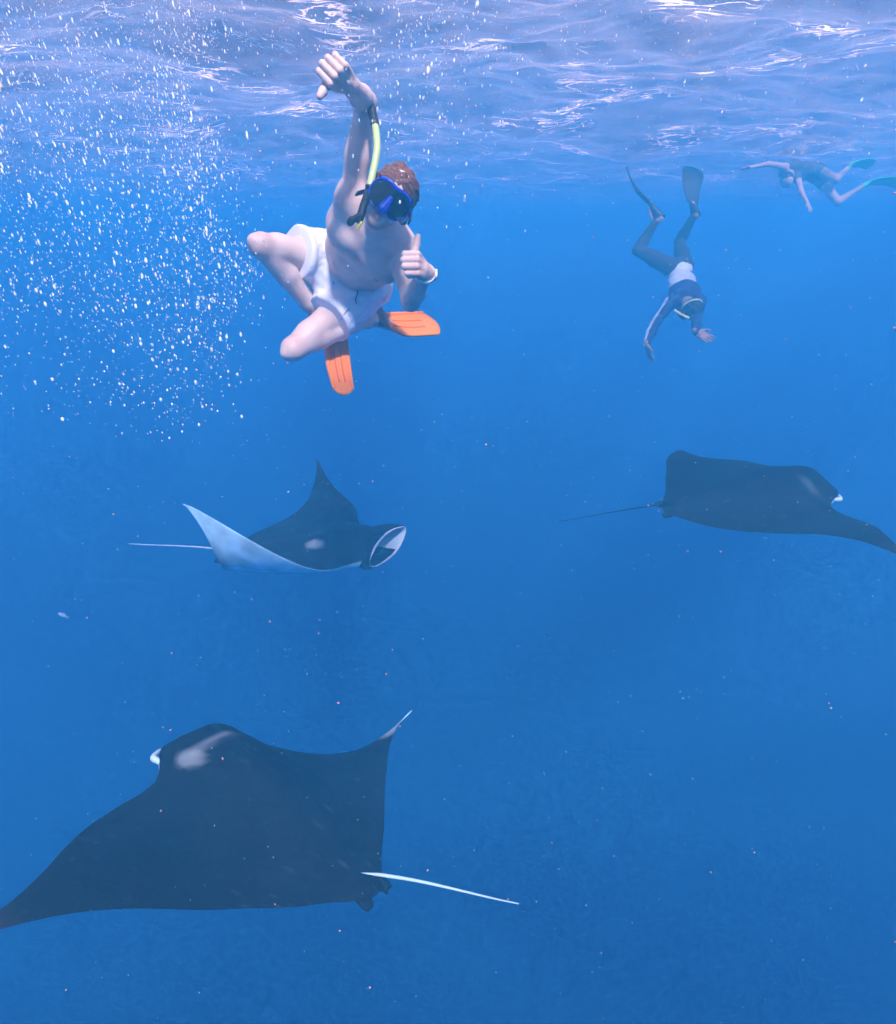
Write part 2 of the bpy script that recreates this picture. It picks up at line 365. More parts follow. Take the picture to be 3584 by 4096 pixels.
def ball_mesh(c, r, n=12, k=8, sc_=(1, 1, 1)):
    V = [(0, 0, 1)] + [(math.sin(math.pi*i/k)*math.cos(2*math.pi*j/n), math.sin(math.pi*i/k)*math.sin(2*math.pi*j/n), math.cos(math.pi*i/k)) for i in range(1, k) for j in range(n)] + [(0, 0, -1)]
    Fs = [(0, 1+j, 1+(j+1) % n) for j in range(n)]
    for i in range(k-2):
        for j in range(n): a = 1+i*n; Fs.append((a+j, a+n+j, a+n+(j+1) % n, a+(j+1) % n))
    a = 1+(k-2)*n; Fs += [(a+j, a+n, a+(j+1) % n) for j in range(n)]
    return np.array(V)*np.array(sc_)*r + np.asarray(c), Fs
TN = [-1.137, 3.326, -3.335, 0.25, -0.234, 2.569, 0.454, -0.12, -1.04, 0.224, 0.175, -0.243, -1.235, 1.406, -0.199, 0.53, -0.483, -1.454]
TR = [2.862, 5.925, -1.995, 0.296, -0.149, 0.07, -0.425, -0.232, -1.093, -0.15, 0.354, -1.031, 1.058, -0.665, -1.023, 0.486, 0.106, -0.109]
TL = [-1.564, 5.99, -2.597, 0.298, -0.093, -0.065, -0.899, 1.939, 0.61, 0.217, 0.029, 0.283, 1.964, 0.741, -0.272, -0.053, -0.122, -0.519]
manta('large black manta ray at the lower left, nearest, with upturned white wing tip', TN, 1.75, at(2075, 3615, 3.9*.56),
      [], [(.375, .02, .022, .16, .34), (.355, .14, .06, .055, .42), (-.18, -.98, .30, .20, 1.)], near=.56, tip_to=(1648, 2842, -.1))
manta('dark manta ray at the right edge swimming away to the right', TR, 1.6, at(2235, 2086, 6.9*.62),
      [], [(.34, -.10, .03, .12, .14)], near=.62, tail_r=.0038, tail_c=M_dark, tip_to=(2830, 1930, .35), tip_side=1, tip_from=.42)
manta('manta ray with raised white wing and open mouth, below the orange fins', TL, 1.6, at(515, 2175, 6.6*.70),
      [], [(.17, -.09, .05, .045, .7), (.2, -.12, .025, .03, .4)], .03, near=.70, funnel=True)
# ------------------------------------------------------------------ organic surfaces: blended distance fields meshed with surface nets
class Field:
    def __init__(s, lo, hi, h):
        s.h = h; s.lo = np.asarray(lo, float); s.n = np.ceil((np.asarray(hi)-s.lo)/h).astype(int)+1
        s.D = np.full(s.n, 1.0, np.float32)
    def sub(s, lo, hi, pad):
        a = np.clip(np.floor((lo-pad-s.lo)/s.h).astype(int), 0, s.n-1); b = np.clip(np.ceil((hi+pad-s.lo)/s.h).astype(int)+1, 1, s.n)
        ax = [(s.lo[i]+s.h*np.arange(a[i], b[i])).astype(np.float32) for i in range(3)]
        return tuple(slice(a[i], b[i]) for i in range(3)), ax[0][:, None, None], ax[1][None, :, None], ax[2][None, None, :]
    def blend(s, sl, d, k, op='add'):
        D = s.D[sl]
        if op == 'add':
            if k > 0:
                q = np.clip(.5+.5*(D-d)/k, 0, 1); s.D[sl] = D*(1-q)+d*q-k*q*(1-q)
            else: s.D[sl] = np.minimum(D, d)
        elif op == 'cut':
            q = np.clip(.5-.5*(D+d)/max(k, 1e-6), 0, 1); s.D[sl] = D*(1-q)-d*q+k*q*(1-q)
    def cone(s, a, b, ra, rb, k=.02, op='add', cap=None):
        """round cone from a to b"""
        a, b = np.asarray(a, float), np.asarray(b, float)
        m = max(ra, rb); sl, X, Y, Z = s.sub(np.minimum(a, b)-m, np.maximum(a, b)+m, k+2*s.h)
        ba = b-a; L2 = ba@ba
        t = np.clip(((X-a[0])*ba[0]+(Y-a[1])*ba[1]+(Z-a[2])*ba[2])/L2, 0, 1)
        d = np.sqrt((X-a[0]-t*ba[0])**2+(Y-a[1]-t*ba[1])**2+(Z-a[2]-t*ba[2])**2) - (ra+(rb-ra)*t)
        if cap is not None:
            for p, n in cap: d = np.maximum(d, (X-p[0])*n[0]+(Y-p[1])*n[1]+(Z-p[2])*n[2])
        s.blend(sl, d, k, op)
    def chain(s, P, Rr, k=.02):
        for i in range(len(P)-1): s.cone(P[i], P[i+1], Rr[i], Rr[i+1], k)
    def ell(s, c, r, M=None, k=.02, op='add'):
        """ellipsoid with semi-axes r along the columns of M"""
        c, r = np.asarray(c, float), np.asarray(r, float); M = np.eye(3) if M is None else np.asarray(M)
        e = np.sqrt(((M*r)**2).sum(1)); sl, X, Y, Z = s.sub(c-e, c+e, k+2*s.h)
        X, Y, Z = X-c[0], Y-c[1], Z-c[2]
        q = [(X*M[0, i]+Y*M[1, i]+Z*M[2, i])/r[i] for i in range(3)]
        k0 = np.sqrt(q[0]**2+q[1]**2+q[2]**2); k1 = np.sqrt((q[0]/r[0])**2+(q[1]/r[1])**2+(q[2]/r[2])**2)+1e-6
        s.blend(sl, k0*(k0-1)/k1, k, op)
    def half(s, p, n, k=.004):
        """keep the side away from n"""
        n = np.asarray(n, float)/np.linalg.norm(n); sl, X, Y, Z = s.sub(s.lo, s.lo+s.n*s.h, 0)
        d = (X-p[0])*n[0]+(Y-p[1])*n[1]+(Z-p[2])*n[2]
        s.D = np.maximum(s.D, d)
    def mesh(s, smooth=1):
        D = s.D; n = D.shape
        I = D < 0
        c = np.zeros((n[0]-1, n[1]-1, n[2]-1), np.uint8)
        for dx in (0, 1):
            for dy in (0, 1):
                for dz in (0, 1): c += I[dx:n[0]-1+dx, dy:n[1]-1+dy, dz:n[2]-1+dz]
        cx, cy, cz = np.nonzero((c > 0) & (c < 8)); N = len(cx)
        idx = np.full(c.shape, -1, np.int32); idx[cx, cy, cz] = np.arange(N)
        acc = np.zeros((N, 3)); cnt = np.zeros(N)
        cor = [(i, j, k) for i in (0, 1) for j in (0, 1) for k in (0, 1)]
        for A in cor:
            for ax in range(3):
                if A[ax]: continue
                B = list(A); B[ax] = 1
                da = D[cx+A[0], cy+A[1], cz+A[2]]; db = D[cx+B[0], cy+B[1], cz+B[2]]
                m = (da < 0) != (db < 0); t = np.where(m, da/(da-db+1e-12), 0)
                p = np.tile(np.array(A, float), (N, 1)); p[:, ax] += t
                acc += p*m[:, None]; cnt += m
        V = s.lo + s.h*(np.stack([cx, cy, cz], -1) + acc/np.maximum(cnt, 1)[:, None])
        Q = []
        for ax in range(3):
            b, e = [(1, 2), (2, 0), (0, 1)][ax]
            sl0 = [slice(1, n[i]-1) for i in range(3)]; sl1 = list(sl0); sl0[ax] = slice(0, n[ax]-1); sl1[ax] = slice(1, n[ax])
            a0, a1 = I[tuple(sl0)], I[tuple(sl1)]
            p = np.stack(np.nonzero(a0 != a1), -1); 
            if not len(p): continue
            flip = a0[p[:, 0], p[:, 1], p[:, 2]]
            off = np.ones(3, int); off[ax] = 0; p = p + off
            def g(db, de):
                q = p.copy(); q[:, b] += db; q[:, e] += de; return idx[q[:, 0], q[:, 1], q[:, 2]]
            q = np.stack([g(-1, -1), g(0, -1), g(0, 0), g(-1, 0)], -1)
            q[~flip] = q[~flip][:, ::-1]; Q.append(q)
        Q = np.concatenate(Q); Q = Q[(Q >= 0).all(1)]
        for _ in range(smooth):
            S = np.zeros_like(V); w = np.zeros(len(V))
            for i in range(4):
                np.add.at(S, Q[:, i], V[Q[:, (i+1) % 4]] + V[Q[:, i-1]]); np.add.at(w, Q[:, i], 2)
            V = V*.5 + .5*S/np.maximum(w, 1)[:, None]
        return V, Q
def unit(v): v = np.asarray(v, float); return v/np.linalg.norm(v)
def ortho(a, b):
    """frame with first axis a, second near b"""
    a = unit(a); b = unit(np.asarray(b)-a*(np.asarray(b)@a)); return a, b, np.cross(a, b)
# ------------------------------------------------------------------ people
from mathutils.bvhtree import BVHTree
def skin_mat(name, col, vary=.10, attr=False):
    m = mat(name, col, .5, .35)
    tc = nd(m, 'ShaderNodeTexCoord'); nz = nd(m, 'ShaderNodeTexNoise'); nz.inputs['Scale'].default_value = 14; nz.inputs['Detail'].default_value = 5; lk(m, tc.outputs['Object'], nz.inputs[0])
    rp = nd(m, 'ShaderNodeValToRGB'); c = np.array(col)
    rp.color_ramp.elements[0].position = .3; rp.color_ramp.elements[1].position = .7
    rp.color_ramp.elements[0].color = (*(c*np.array([1, 1-vary*1.2, 1-vary*1.3])*(1-vary*.6)), 1); rp.color_ramp.elements[1].color = (*np.minimum(1, c*(1+vary*.6)), 1)
    lk(m, nz.outputs[0], rp.inputs[0]); src = rp.outputs[0]
    if attr:
        at_ = nd(m, 'ShaderNodeAttribute', attribute_name='pigment'); mu = nd(m, 'ShaderNodeVectorMath', operation='MULTIPLY'); lk(m, src, mu.inputs[0]); lk(m, at_.outputs['Color'], mu.inputs[1]); src = mu.outputs[0]
    lk(m, src, m.node_tree.nodes['Principled BSDF'].inputs['Base Color'])
    n2 = nd(m, 'ShaderNodeTexNoise'); n2.inputs['Scale'].default_value = 160; lk(m, tc.outputs['Object'], n2.inputs[0])
    b = nd(m, 'ShaderNodeBump'); b.inputs['Strength'].default_value = .12; b.inputs['Distance'].default_value = .002
    lk(m, n2.outputs[0], b.inputs['Height']); lk(m, b.outputs[0], m.node_tree.nodes['Principled BSDF'].inputs['Normal'])
    return m
def cloth_mat(name, col, rough=.85, scale=60, strength=.4):
    m = mat(name, col, rough, .2); tc = nd(m, 'ShaderNodeTexCoord')
    n2 = nd(m, 'ShaderNodeTexNoise'); n2.inputs['Scale'].default_value = scale; n2.inputs['Detail'].default_value = 4; lk(m, tc.outputs['Object'], n2.inputs[0])
    b = nd(m, 'ShaderNodeBump'); b.inputs['Strength'].default_value = strength; b.inputs['Distance'].default_value = .006
    lk(m, n2.outputs[0], b.inputs['Height']); lk(m, b.outputs[0], m.node_tree.nodes['Principled BSDF'].inputs['Normal'])
    return m
def noise_disp(V, Q, amp, freq, seed=0, aniso=(1, 1, 1)):
    """push vertices along their normals with smooth noise (hair tufts, cloth folds)"""
    fn = np.cross(V[Q[:, 2]]-V[Q[:, 0]], V[Q[:, 3]]-V[Q[:, 1]]); N = np.zeros_like(V)
    for i in range(4): np.add.at(N, Q[:, i], fn)
    N /= np.linalg.norm(N, axis=1)[:, None]+1e-12
    A = V*np.array(aniso)*freq + 50
    d = vnoise(A[:, 0]+A[:, 2]*.7, A[:, 1]+A[:, 2]*.6, seed) + .5*vnoise(A[:, 0]*2.1-A[:, 2]*1.3, A[:, 1]*2.1+A[:, 2]*1.7, seed+1)
    return V + N*(d*amp)[:, None]
def cdir(x, y, z): return unit(cam2w(np.array([x, y, z])))
M_skin = skin_mat('skin', (.74, .57, .51), attr=True)
M_hair = cloth_mat('short_brown_hair', (.17, .075, .05), .6, 120, .9)
M_short = cloth_mat('white_swim_cloth', (.76, .76, .84), .8, 30, .3)
M_cord = mat('dark_cord', (.03, .03, .04), .7)
M_orange = mat('orange_rubber', (1.0, .26, .012), .45, .4)
M_orange_d = mat('orange_rubber_groove', (.75, .12, .01), .5, .4)
M_pocket = mat('grey_rubber', (.16, .14, .14), .55, .4)
M_blue = mat('blue_mask_frame', (.015, .04, .55), .3, .5)
M_skirt = mat('dark_blue_silicone', (.02, .022, .09), .4, .5)
M_lens = mat('tinted_lens', (.012, .014, .02), .06, .6)
M_lime = mat('lime_snorkel_tube', (.50, .64, .24), .4, .5)
M_black = mat('black_rubber', (.015, .015, .018), .45, .4)
M_yellow = mat('yellow_clip', (.75, .65, .05), .4, .5)
M_silver = mat('watch_band_white', (.75, .75, .72), .35, .5)
M_glassb = mat('watch_glass', (.01, .01, .012), .08, .6)

def fist(Fd, wr, a, n, sc_, th, k=.0015):
    """closed hand with the thumb stretched out; a = towards knuckles, n = curl side, th = thumb direction"""
    a, n, _ = ortho(a, n); t = th[0]; t = unit(t - a*(t@a) - n*(t@n)); S = sc_
    tip_dir = unit(th[1])
    Fd.ell(wr+(a*.046+n*.008)*S, np.array([.044, .018, .040])*S, np.stack([a, n, t], 1), .012)
    aa = [.086, .091, .088, .079]; tt = [.0335, .0115, -.0105, -.0315]; ln = [.044, .047, .044, .037]
    for i in range(4):
        m = wr+(a*aa[i]+t*tt[i])*S
        p = m+(n*ln[i]+a*.010)*S; d = p+(n*.002-a*.028)*S; e = d+(-n*.018-a*.004)*S
        r = (.0110 if i < 3 else .0098)*S
        Fd.cone(wr+(a*.02+t*tt[i]*.6)*S, m-a*.006*S, .014*S, .0115*S, .008)
        Fd.cone(m, p, r*1.10, r*1.0, k); Fd.cone(p, d, r*1.0, r*.92, k); Fd.cone(d, e, r*.92, r*.8, k)
    b = wr+(a*.030+t*.028+n*.014)*S; m = b+(a*.028+t*.018+n*.010)*S; q = m+tip_dir*.034*S; e = q+tip_dir*.026*S + a*.003*S
    Fd.cone(wr+(a*.012+t*.012+n*.008)*S, b, .018*S, .017*S, .012); Fd.cone(b, m, .017*S, .0135*S, .008)
    Fd.cone(m, q, .0150*S, .0130*S, .005); Fd.cone(q, e, .0140*S, .0105*S, .005)

def swim_fin(name, label, ankle, heel, toe, edgeA, edgeB, group, pocket_m):
    """foot pocket round the foot, then a blade between two edge curves (inner -> outer)"""
    root = empty(name, tuple(toe)); tag(root, label, 'swim fin', group)
    n, m = 22, 13
    A, B = spline(edgeA, n), spline(edgeB, n)
    w = np.linspace(0, 1, m)
    G = A[:, None]*(1-w)[None, :, None] + B[:, None]*w[None, :, None]
    dirn = unit((A[-1]+B[-1])/2-(A[0]+B[0])/2)
    # rounded, notched outer end
    for i in range(n):
        t = max(0, (i/(n-1)-.72)/.28)
        G[i] += dirn[None]*(t**2*.035*(1-np.abs(2*w-1)**2.2))[:, None]
    V, Fx = sheet(G, .006); mesh_obj('blade', V, Fx, M_orange, root)
    nrm = unit(np.cross(B[n//2]-A[n//2], A[-1]-A[0]))
    if nrm @ (-(A[n//2])) < 0: nrm = -nrm
    for E_ in (A, B):
        Vr, Fr = tube(E_+nrm*.004, np.linspace(.012, .006, n), 8); mesh_obj('side_rail', Vr, Fr, M_orange, root)
    for f in (.36, .66):
        P_ = (A*(1-f)+B*f)[4:-3]+nrm*.005; Vr, Fr = tube(P_, .0028, 6); mesh_obj('rib', Vr, Fr, M_orange_d, root)
    # foot pocket: loft of ellipses from instep to blade
    c0, c1 = heel+(toe-heel)*.12, (A[1]+B[1])/2
    lat = unit(B[1]-A[1]); k, q = 9, 16; ang = np.arange(q)/q*2*math.pi
    ax = unit(c1-c0); lat = unit(lat-ax*(lat@ax)); up = np.cross(ax, lat); rings = []
    wA = np.linalg.norm(B[1]-A[1])*.5
    for i in range(k):
        t = i/(k-1); rw = .052*(1-t)+(wA*.98)*t; rh = .046*(1-t)**.7+.010
        rings.append((c0*(1-t)+c1*t)[None]+np.cos(ang)[:, None]*lat*rw+np.sin(ang)[:, None]*up*rh)
    V = np.concatenate(rings); Fc = [(i*q+j, i*q+(j+1) % q, (i+1)*q+(j+1) % q, (i+1)*q+j) for i in range(k-1) for j in range(q)] + [tuple((k-1)*q+j for j in range(q))]
    mesh_obj('foot_pocket', V, Fc, pocket_m, root)
    return root

def build_diver():
    root = empty('person', tuple(at(1400, 1085, 2.75)))
    tag(root, 'bare-chested snorkeller in white shorts giving a thumbs up, one arm raised', 'person')
    c = at
    pel, N = c(1400, 1085, 2.75), c(1530, 890, 2.30)
    e2 = unit(N-pel); e1 = cdir(.774, -.546, .313); e1 = unit(e1-e2*(e1@e2)); e3 = np.cross(e2, e1)   # chest front
    if e3 @ cdir(-.485, -.837, -.253) < 0: e3 = -e3
    M = np.stack([e1, e2, e3], 1)
    shR, shL = c(1408, 795, 2.27), c(1598, 985, 2.42)
    elR, wrR = c(1463, 408, 2.13), c(1396, 338, 1.91)
    elL, wrL = c(1643, 1206, 2.33), c(1702, 1088, 2.12)
    hipR, hipL = pel-e1*.092-e2*.02, pel+e1*.092-e2*.02
    knR, anR = c(1050, 985, 2.47), c(1315, 1310, 2.84)
    knL, anL = c(1178, 1392, 2.60), c(1468, 1276, 2.80)
    ctr = c(1400, 900, 2.45)
    Fd = Field(c(1400, 900, 2.45)-np.array([.46, .62, .62]), c(1400, 900, 2.45)+np.array([.46, .62, .62]), .0045)
    # torso
    Fd.ell(pel, (.165, .13, .115), M, .03)
    Fd.ell(pel+e2*.17+e3*.005, (.150, .15, .100), M, .05)
    Fd.ell(pel+e2*.32+e3*.008, (.163, .16, .110), M, .05)
    Fd.ell(N-e2*.06, (.145, .075, .080), M, .05)
    Fd.ell(pel+e2*.37-e1*.070+e3*.084, (.080, .062, .044), M, .035); Fd.ell(pel+e2*.36+e1*.075+e3*.082, (.080, .062, .044), M, .035)
    for j in range(3):
        for s_ in (-1, 1): Fd.ell(pel+e2*(.10+.075*j)+e1*s_*.036+e3*.093, (.034, .036, .018), M, .03)
    Fd.ell(N-e2*.03-e1*.05+e3*.05, (.075, .014, .014), M, .02); Fd.ell(N-e2*.03+e1*.05+e3*.05, (.075, .014, .014), M, .02)
    for sh, s_ in ((shR, -1), (shL, 1)):
        Fd.cone(pel+e2*.33+e1*s_*.105, sh, .074, .047, .05); Fd.cone(N-e2*.05, sh, .062, .050, .05)
        Fd.ell(sh, (.046, .046, .046), M, .03)
    # arms
    def arm(sh, el, wr, bulge):
        u = unit(el-sh)
        Fd.chain([sh, sh*.55+el*.45, el], [.045, .039, .034], .025)
        Fd.ell(sh*.52+el*.48+bulge*.012, (.033, .08, .033), np.stack(ortho(np.cross(u, bulge), u), 1), .03)
        f = unit(wr-el); Fd.chain([el, el*.68+wr*.32, wr], [.032, .034, .024], .02)
    arm(shR, elR, wrR, -cdir(0, 0, 1)); arm(shL, elL, wrL, -cdir(0, 0, 1))
    hands = []
    for el, wr, av, nv_, s_, th in ((elR, wrR, cdir(-.26, -.24, -.93), cdir(-.68, .73, 0), .95, (cdir(-.73, -.68, 0), cdir(-.30, -1, -.45))),
                                   (elL, wrL, cdir(-.30, -.02, -.95), cdir(-1, .03, 0), .92, (cdir(.05, 1, 0), cdir(.26, 1, -.05)))):
        Fk = Field(wr-.15, wr+.15, .0025)
        Fk.cone(wr+(el-wr)*.22, wr, .0302, .0252, .01); Fk.cone(wr, wr+av*.03, .0255, .024, .012)
        fist(Fk, wr, av, nv_, s_, th); hands.append(Fk.mesh(1))
    # legs
    def leg(hip, kn, an, back):
        u = unit(kn-hip)
        Fd.chain([hip, hip*.6+kn*.4, hip*.2+kn*.8, kn], [.076, .065, .053, .047], .03)
        Fd.ell(kn - back*.012, (.044, .046, .044), None, .02); Fd.ell(kn-back*.038+u*.006, (.024, .024, .024), None, .012)
        cal = kn*.70+an*.30+back*.016
        Fd.chain([kn, cal, kn*.35+an*.65, an], [.045, .047, .037, .031], .010)
    leg(hipR, knR, anR, unit((hipR+anR)/2-knR)); leg(hipL, knL, anL, unit((hipL+anL)/2-knL))
    toeR, toeL = c(1340, 1372, 2.90), c(1548, 1294, 2.93)
    heelR, heelL = c(1312, 1322, 2.91), c(1482, 1254, 2.87)
    for an, he, to in ((anR, heelR, toeR), (anL, heelL, toeL)):
        Fd.cone(an, he, .033, .030, .02); Fd.cone(he, to, .030, .022, .03); Fd.cone(an, to, .030, .020, .03)
    # head
    H = c(1557, 800, 2.12); hf = cdir(.079, -.442, -.893); hs = .90
    hu = cdir(.60, .80, -.1); hu = unit(hu-hf*(hu@hf)); hr = np.cross(hu, hf)
    if hr @ cdir(1, 0, 0) < 0: hr = -hr
    HM = np.stack([hr, hu, hf], 1)
    L = lambda r, u, f: H+(hr*r+hu*u+hf*f)*hs
    HE = lambda F_, c_, r_, k: F_.ell(c_, np.array(r_)*hs, HM, k)
    HE(Fd, L(0, .028, -.018), (.076, .092, .096), .02)
    HE(Fd, L(0, -.038, .028), (.060, .075, .066), .02)
    HE(Fd, L(0, -.092, .066), (.026, .020, .022), .025)
    Fd.cone(L(0, .012, .090), L(0, -.028, .112), .010, .014, .012)
    HE(Fd, L(0, -.062, .090), (.025, .008, .011), .006); HE(Fd, L(0, -.073, .088), (.022, .008, .011), .006)
    for s_ in (-1, 1):
        HE(Fd, L(s_*.080, -.008, -.012), (.010, .032, .020), .008)
        HE(Fd, L(s_*.034, .008, .082), (.016, .010, .010), .006)
        HE(Fd, L(s_*.042, -.035, .070), (.022, .02, .02), .02)
    Fd.cone(N-e2*.03, L(0, -.045, -.03), .058, .052, .015)
    V, Q = Fd.mesh(2)
    for Vh, Qh in hands: Q = np.concatenate([Q, Qh+len(V)]); V = np.concatenate([V, Vh])
    ob = mesh_obj('body', V, Q, M_skin, root); C = np.ones((len(V), 3))
    def tint(p, r, col, soft=.5):
        global_w = np.clip((1-np.linalg.norm(V-p, axis=1)/r)/soft, 0, 1)[:, None]; C[:] = C*(1-global_w)+C*np.array(col)*global_w
    for p in (L(0, -.095, .055), L(-.04, -.075, .045), L(.04, -.075, .045)): tint(p, .042, (.66, .56, .52))
    tint(L(0, -.067, .098), .020, (.85, .52, .52)); tint(knR, .07, (.95, .84, .82)); tint(knL, .07, (.95, .84, .82)); tint(elL, .05, (.92, .8, .78))
    for s_ in (-1, 1): tint(pel+e2*.345+e1*s_*.10+e3*.125, .016, (.62, .42, .42))
    for w_ in (wrR, wrL): tint(w_-unit(w_)*.06, .07, (1.0, .88, .84))
    set_pigment(ob, C)
    # hair
    Fh = Field(H-.19, H+.19, .0045)
    HE(Fh, L(0, .032, -.022), (.083, .098, .104), 0)
    n1 = unit(-hu*.80+hf*.62); Fh.half(L(0, .052, .072), n1)
    Fh.cone(L(-.081, .02, -.01), L(-.080, -.03, -.02), .010, .006, .012); Fh.cone(L(.081, .02, -.01), L(.080, -.03, -.02), .010, .006, .012)
    V, Q = Fh.mesh(1); V = noise_disp(V, Q, .017, 42, 3, (1, 1, .6)); V = noise_disp(V, Q, .007, 120, 13)
    mesh_obj('hair', V, Q, M_hair, root)
    # shorts
    Fs = Field(pel-.42, pel+.42, .006)
    Fs.ell(pel, (.184, .150, .136), M, 0); Fs.ell(pel+e2*.08, (.176, .12, .122), M, .03)
    Fs.half(pel+e2*.085, unit(e2*.95-e3*.10))
    uR, uL = unit(knR-hipR), unit(knL-hipL)
    hR, hL = hipR+uR*.180, hipL+uL*.245
    Fs.cone(hipR-uR*.02, hR+uR*.05, .102, .104, .03, cap=[(hR, uR)]); Fs.cone(hipL-uL*.02, hL+uL*.05, .102, .106, .03, cap=[(hL, uL)])
    Fs.ell((hipR+hipL)/2+(uR+uL)*.060, (.082, .082, .082), M, .045)
    V, Q = Fs.mesh(1); V = noise_disp(V, Q, .012, 12, 21, (1, 1, .4)); V = noise_disp(V, Q, .007, 34, 23, (1, .35, 1))
    bands = []
    for kind in ('waistband', 'leg_hem', 'leg_hem'):
        Fw = Field(pel-.42, pel+.42, .006)
        if kind == 'waistband':
            wn = unit(e2*.95-e3*.10); Fw.ell(pel, (.188, .154, .140), M, 0); Fw.ell(pel+e2*.08, (.180, .124, .126), M, .03); Fw.half(pel+e2*.090, wn); Fw.half(pel+e2*.052, -wn)
        else:
            hp, u_, h_, r0, r1 = (hipR, uR, hR, .102, .104) if not bands[1:] else (hipL, uL, hL, .102, .106)
            Fw.cone(hp-u_*.02, h_+u_*.05, r0+.0015, r1+.0022, 0, cap=[(h_+u_*.004, u_), (h_-u_*.020, -u_)])
        Vw, Qw = Fw.mesh(1); Vw = noise_disp(Vw, Qw, .011, 12, 21, (1, 1, .4)); bands.append((kind, Vw, Qw))
    sh = mesh_obj('swim_shorts', V, Q, M_short, root); sh['label'] = 'short white swim trunks with dark zip'
    for kind, Vw, Qw in bands: mesh_obj(kind, Vw, Qw, M_short, sh)
    bvh = BVHTree.FromPolygons([tuple(v) for v in V], [tuple(q) for q in Q])
    def on(px, py, lift=.003):
        d = Vector(tuple(at(px, py, 1.0))).normalized(); h = bvh.ray_cast(Vector((0, 0, 0)), d, 6)
        return np.array(h[0]) - np.array(d)*lift if h[0] is not None else None
    def line(name, pts, r, m_):
        P_ = [p for p in (on(*q) for q in spline(np.array(pts, float), 24)) if p is not None]
        if len(P_) > 4: Vr, Fr = tube(P_, r, 6); mesh_obj(name, Vr, Fr, m_, sh)
    line('fly_zip', [(1436, 1132), (1430, 1150), (1431, 1172), (1423, 1195), (1425, 1216)], .0022, M_cord)
    line('hem_cord', [(1398, 1236), (1380, 1252), (1372, 1268), (1360, 1284)], .0014, M_cord)
    line('pocket_mark', [(1331, 1124), (1334, 1131), (1337, 1137)], .0014, M_cord)
    # watch
    f = unit(wrL-elL); rt = empty('wrist_watch', tuple(wrL)); tag(rt, 'pale banded watch with dark face on the thumbs-up wrist', 'watch')
    wc = wrL-f*.012; b1, b2 = ortho(f, cdir(1, 0, 0))[1:]
    ang = np.linspace(0, 2*math.pi, 41); ring = np.stack([wc+(b1*math.cos(a)+b2*math.sin(a))*.0335 for a in ang])
    G = np.stack([ring-f*.011, ring+f*.011], 1); V, Fx = sheet(G, .004); mesh_obj('band', V, Fx, M_silver, rt)
    cc = wc+b1*.036; G = np.zeros((9, 9, 3))
    V, Fs_ = ball_mesh((0, 0, 0), 1, 16, 8); V = np.sign(V)*np.abs(V)**.6
    cse = mesh_obj('case', cc+V@np.stack([b1*.006, b2*.018, f*.020]), Fs_, M_silver, rt)
    mesh_obj('glass', cc+b1*.004+V@np.stack([b1*.004, b2*.015, f*.017]), Fs_, M_glassb, cse)
    # fins
    g = 'orange swim fins of the front snorkeller'
    swim_fin('swim_fin', 'orange swim fin pointing right behind the bent elbow', anL, heelL, toeL,
             [c(1528, 1264, 2.95), c(1600, 1258, 3.02), c(1692, 1253, 3.10)], [c(1564, 1314, 2.84), c(1628, 1342, 2.86), c(1756, 1338, 2.90)], g, M_pocket)
    swim_fin('swim_fin', 'orange swim fin hanging straight down under the knee', anR, heelR, toeR,
             [c(1304, 1378, 2.84), c(1312, 1465, 2.73), c(1334, 1556, 2.62)], [c(1380, 1352, 2.90), c(1394, 1455, 2.79), c(1411, 1560, 2.68)], g, M_orange)
    # mask
    mk = empty('diving_mask', tuple(L(0, 0, .11))); tag(mk, 'blue framed diving mask with dark lenses on the front snorkeller', 'diving mask')
    def outline(sx, sy, n_=64):
        pts = []
        for i in range(n_):
            a = i/n_*2*math.pi; x, y = math.cos(a), math.sin(a)
            X = math.copysign(abs(x)**.72, x)*.078; Y = math.copysign(abs(y)**.80, y)*.046
            if y < 0: Y -= .010*math.exp(-((abs(X)-.040)/.026)**2); Y += .026*math.exp(-(X/.017)**2)
            else: Y -= .006*math.exp(-(X/.02)**2)
            pts.append((X*sx, Y*sy+.004))
        return np.array(pts)
    def bend(x, y, f): return L(x, y, f-.9*x*x/.078*.35)
    def ringloft(levels):
        V = np.concatenate([np.array([bend(x, y, f) for x, y in outline(sx, sy)]) for sx, sy, f in levels]); q = 64; k = len(levels)
        return V, [(i*q+j, i*q+(j+1) % q, (i+1)*q+(j+1) % q, (i+1)*q+j) for i in range(k-1) for j in range(q)]
    V, Fc = ringloft([(.80, .86, .068), (.90, .92, .090), (.97, .97, .108), (.96, .95, .114)]); V2 = V; mesh_obj('skirt', V, Fc, M_skirt, mk)
    V, Fc = ringloft([(.96, .95, .108), (1.015, 1.015, .110), (1.03, 1.03, .119), (1.00, .995, .125), (.955, .945, .122)]); mesh_obj('frame', V, Fc, M_blue, mk)
    o2 = outline(.96, .94); V = np.array([bend(0, .004, .123)]+[bend(x*s_, .004+(y-.004)*s_, .121+.0025*(1-s_)) for s_ in (.25, .5, .75, 1) for x, y in o2])
    Fc = [(0, 1+j, 1+(j+1) % 64) for j in range(64)] + [(1+i*64+j, 1+(i+1)*64+j, 1+(i+1)*64+(j+1) % 64, 1+i*64+(j+1) % 64) for i in range(3) for j in range(64)]
    mesh_obj('lens', V, Fc, M_lens, mk)
    Fn = Field(L(0, -.03, .12)-.06, L(0, -.03, .12)+.06, .003)
    Fn.cone(L(0, .006, .118), L(0, -.034, .134), .010, .018, .01); V, Q = Fn.mesh(1); mesh_obj('nose_pocket', V, Q, M_blue, mk)
    br = [bend(x, .052-.006*math.exp(-(x/.02)**2)-.018*(abs(x)/.07)**3, .118) for x in np.linspace(-.064, .064, 25)]
    V, Fc = tube(br, .0065, 8); mesh_obj('brow_bar', V, Fc, M_blue, mk)
